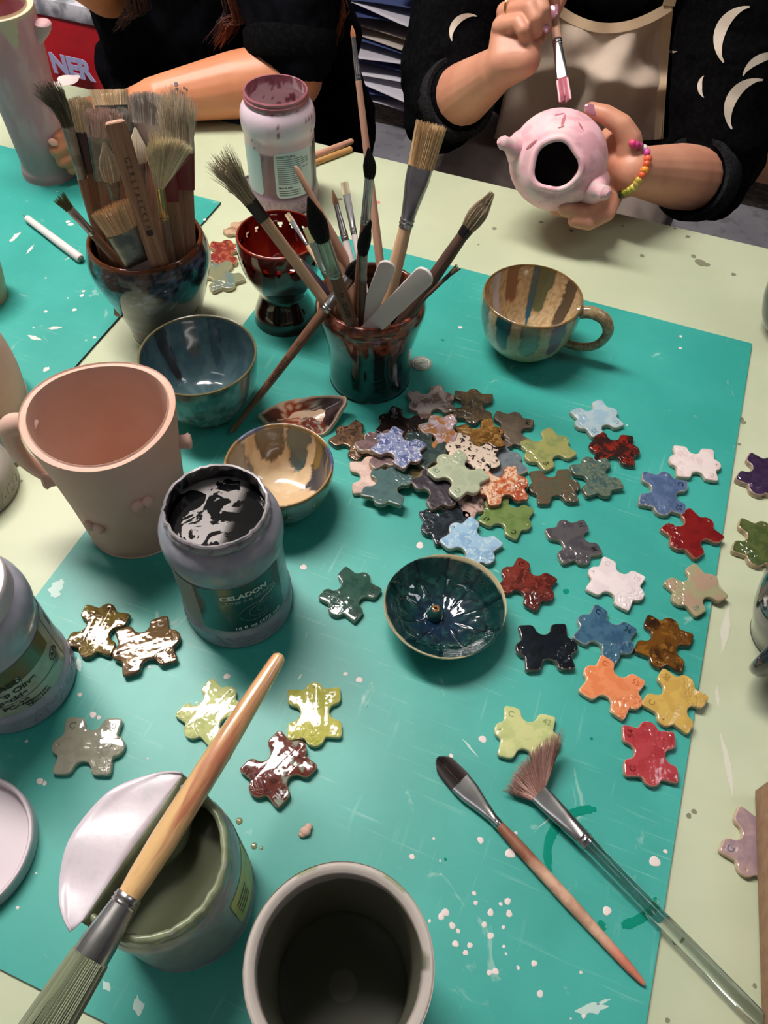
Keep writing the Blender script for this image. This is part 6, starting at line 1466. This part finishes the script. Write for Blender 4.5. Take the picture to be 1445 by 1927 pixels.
def lock(pts, n, spread, c1, c2, seed, r0=.0011):
    rnd = random.Random(seed); Vs, Fs, Cs = [], [], []
    base = spline([V(p) for p in pts], 6)
    for k in range(n):
        a = rnd.uniform(0, 2 * PI); r = spread * math.sqrt(rnd.random()); dx, dz, dy = r * math.cos(a), r * math.sin(a) * .6, r * math.sin(a + 1) * .7
        m = len(base) - rnd.randint(0, 5); wv_ = rnd.uniform(-.006, .006); c = mixc(c1, c2, rnd.random())
        q = [p + V((dx * (1 - .55 * (i / m)) + wv_ * math.sin(i * .4 + k), dy, dz * (1 - .5 * i / m))) for i, p in enumerate(base[:m])]
        d = tube(q, [r0 * (1 - .7 * i / m) for i in range(m)], 4); o_f = len(Vs); Vs += d[0]; Fs += [tuple(i + o_f for i in f) for f in d[1]]; Cs += [lin(c)] * len(d[0])
    return Vs, Fs, Cs
HB = R2(0, .0, 1.30)
locks = cat_(lock([R2(.03, -.07, 1.30), R2(.06, -.13, 1.12), PY(448, -10, 1.24), PY(434, 40, 1.235), PY(412, 84, 1.23)], 90, .020, (130, 60, 24), (60, 26, 18), 1),
             lock([R2(.05, -.05, 1.30), R2(.09, -.12, 1.10), PY(432, -10, 1.25), PY(420, 40, 1.24), PY(400, 76, 1.24)], 60, .016, (70, 34, 36), (40, 22, 26), 2),
             lock([R2(.07, -.03, 1.30), R2(.14, -.10, 1.12), PY(622, -20, 1.25), PY(632, 40, 1.25), PY(624, 88, 1.25)], 80, .016, (140, 62, 24), (70, 30, 18), 3),
             lock([R2(-.05, -.05, 1.30), R2(-.10, -.13, 1.10), PY(252, -20, 1.28), PY(242, 26, 1.28), PY(224, 52, 1.28)], 70, .020, (74, 32, 20), (28, 16, 16), 4))
cap = flesh([[(R2(0, .015, 1.33), (.092, .10, .08)), (R2(0, .05, 1.25), (.088, .06, .09))]], .008)
build('hair', xf(cat_(locks, (cap[0], cap[1], [lin((90, 42, 24))] * len(cap[0]))), I2), M_hairred, p2, angle=0)
# ================================================================== background
def PF(x, y, z=0.0): return P(x, y, z - TZ)
fl0, fl1 = PF(700, 232), PF(1345, 370)
bsh = (fb(fl0) + fb(fl1)) / 2
print('shelf', fb(fl0), fb(fl1), fa(fl0), fa(fl1))
def at_b(x, y, b): return PB(x, y, b)
zb1 = at_b(760, 196, bsh).z; ztop = at_b(770, 16, bsh + .22).z
print('beam top', zb1, 'upper board', ztop)
M_beam = mat('old_dark_wood', (78, 66, 58), (54, 46, 42), scale=20, lo=.35, hi=.65, c3=(98, 84, 72), rough=.85, stretch=(1, 6, 6), bump=.4, bscale=60)
M_boardtan = mat('tan_board', (176, 128, 84), (158, 112, 72), scale=14, rough=.7)
aL, aR = fa(fl0) - .9, fa(fl1) + .7
sh = thing('shelf', 'low dark wooden shelf along the floor holding loose paper sheets', 'shelf', Matrix.Translation(FR((aL + aR) / 2, bsh, 0)) @ RMAT)
hw = (aR - aL) / 2
build('front_beam', bevel(box(-hw, hw, 0, .06, 0.0, zb1), .006), M_beam, sh)
build('bottom_board', box(-hw, hw, .06, .50, zb1 - .03, zb1 - .004), M_beam, sh)
build('upper_board', bevel(box(-hw, hw, 0.22, .50, ztop, ztop + .03), .003), M_boardtan, sh)
build('back_board', box(-hw, hw, .48, .50, 0.0, ztop), mat('shelf_back', (40, 40, 52), rough=.9), sh)
for x in (-hw + .02, hw - .02): build('side_board', box(x - .02, x + .02, .02, .50, 0.0, ztop), M_beam, sh)
cols = [((198, 194, 204), 'white'), ((52, 66, 112), 'dark blue'), ((184, 172, 164), 'beige'), ((206, 204, 212), 'white'), ((44, 58, 104), 'dark blue'), ((172, 158, 148), 'beige')]
shm = {}
rnd = random.Random(21)
def sheet(a, z, w, d, rot, bend, c, label, tiltx=0.0, b=None, droop=0.0):
    key = c; d = d * .6
    if key not in shm: shm[key] = mat('paper_%d_%d_%d' % c, c, rough=.8)
    N = 12; Vs, Fs = [], []
    for j in range(N + 1):
        for i in range(N + 1):
            x = (i / N - .5) * w; y = (j / N - .5) * d; zz = bend * math.sin(i / N * PI * 1.3 + j * .1) + droop * (max(0, .35 - j / N)) ** 1.6
            Vs.append(V((x, y, zz)))
    for j in range(N):
        for i in range(N): k = j * (N + 1) + i; Fs.append((k, k + 1, k + N + 2, k + N + 1))
    o = build('paper_sheet', (Vs, Fs), shm[key], None, Matrix.Translation(FR(a, bsh + (.07 if b is None else b), z)) @ RMAT @ Matrix.Rotation(rot, 4, 'Z') @ Matrix.Rotation(tiltx, 4, 'X'))
    sd = o.modifiers.new('thickness', 'SOLIDIFY'); sd.thickness = .0016
    tag(o, label, 'paper', 'paper sheets on the low shelf'); return o
ac_ = fa(at_b(740, 120, bsh))
specs = [(0, .62, .42, -.10, .004, 0, 'white paper sheet, lowest in the shelf stack'), (.05, .55, .40, .16, .006, 1, 'dark blue paper sheet just above the lowest white one'), (-.08, .50, .44, -.25, .006, 3, 'white sheet with its corner poking out at the lower left of the stack'),
         (.10, .60, .40, .06, .005, 3, 'long white sheet in the lower part of the stack at the right'), (-.02, .6, .38, -.06, .008, 4, 'dark blue sheet in the middle of the lower stack'), (.08, .52, .42, .12, .007, 0, 'curled white sheet over the lower blue sheet'),
         (0, .60, .40, -.14, .010, 1, 'broad blue sheet below the beige boards'), (-.05, .42, .36, -.22, .002, 2, 'beige card sheet in the middle of the stack'), (-.01, .40, .36, -.18, .002, 5, 'thin tan card lying on the beige card sheet'),
         (.06, .60, .42, .10, .012, 4, 'dark blue sheet above the beige cards'), (-.12, .46, .44, -.16, .016, 0, 'large white sheet near the top left of the stack')]
for i, (da, w, d, r, bnd, ci, lb) in enumerate(specs): sheet(ac_ + da, zb1 + .006 + i * .0265 + bnd, w, d, r, bnd, cols[ci][0], lb, tiltx=0.0)
sheet(ac_ + .03, zb1 + .315, .62, .40, .12, .012, cols[1][0], 'dark blue sheet at the top of the stack', b=.07, droop=-.1)
sheet(ac_ + .20, zb1 + .40, .26, .44, -.3, .008, cols[3][0], 'white sheet drooping over the front of the stack at its right', b=.02, droop=-.3)
sheet(ac_ + .14, zb1 + .36, .5, .4, -.1, .006, (70, 74, 112), 'slate blue sheet under the drooping white one at the top of the stack', b=.08)
# red bag at the upper left
bb_ = fb(S2) + .17
q0, q1 = PB(60, 30, bb_), PB(262, 80, bb_); zt_ = PB(95, 3, bb_).z
mid = (q0 + q1) / 2; wbag = .50
print('bag top', zt_, 'text', PB(140, 120, bb_))
bag = thing('shopping_bag', 'big bright red bag with pale lettering standing behind the table at upper left', 'bag', Matrix.Translation(FR(fa(PB(150, 60, bb_)) - .02, bb_, 0)) @ RMAT)
def bagshape():
    Vs, Fs = [], []; NX, NZ = 16, 14; secs = []
    d = box(-.26, .26, 0, .16, 0, zt_ - .02)
    me = bevel(d, .012, 3); Vs = []
    for v in me[0]: Vs.append(v + V((0, .010 * fnoise(v, 9), 0)))
    return Vs, me[1]
build('bag_body', bagshape(), mat('red_bag_paper', (178, 18, 30), (158, 12, 26), scale=5, rough=.55, bump=.4, bscale=14, bdist=.01), bag)
build('bag_rim', bevel(box(-.262, .262, -.002, .162, zt_ - .03, zt_ + .004), .002), mat('bag_white_rim', (206, 206, 214), (130, 132, 140), scale=20, rough=.6), bag)
tq = bag.matrix_world.inverted() @ PB(140, 122, bb_ - .004)
M_let = mat('pale_lilac_letters', (176, 180, 222), rough=.6)
lt = text('NER', .056, .0028, 'CENTER', .0006)
build('printed_lettering', xf(lt, Matrix.Translation(V((tq.x - .004, -.012, tq.z - .004))) @ Matrix.Rotation(PI / 2, 4, 'X')), M_let, bag)
tq2 = bag.matrix_world.inverted() @ PB(72, 4, bb_ - .004)
# brown cardboard sheet and white sheet leaning on the shelf at the right
cr0 = PB(1425, 300, bsh - .10)
bo = build('cardboard_sheet', bevel(box(-.02, .5, 0, .006, 0, .62), .001), mat('brown_cardboard', (112, 76, 50), (98, 66, 44), scale=16, rough=.8), None, Matrix.Translation(FR(fa(PB(1390, 330, bsh - .02)) - .01, bsh - .06, zb1 * 0 + .10)) @ RMAT @ Matrix.Rotation(-.12, 4, 'X'))
bo.location.z = PB(1400, 328, bsh - .03).z
tag(bo, 'brown cardboard sheet leaning on the shelf at the far right', 'cardboard')

# ------------------------------------------------------------------ view
SC.view_settings.view_transform = 'Standard'; SC.view_settings.look = 'None'; SC.view_settings.gamma = 1.0; SC.view_settings.use_curve_mapping = False
SC.view_settings.exposure = 0.72
w = bpy.data.worlds.new('world'); w.use_nodes = True; w.node_tree.nodes['Background'].inputs[0].default_value = (.02, .02, .02, 1); SC.world = w
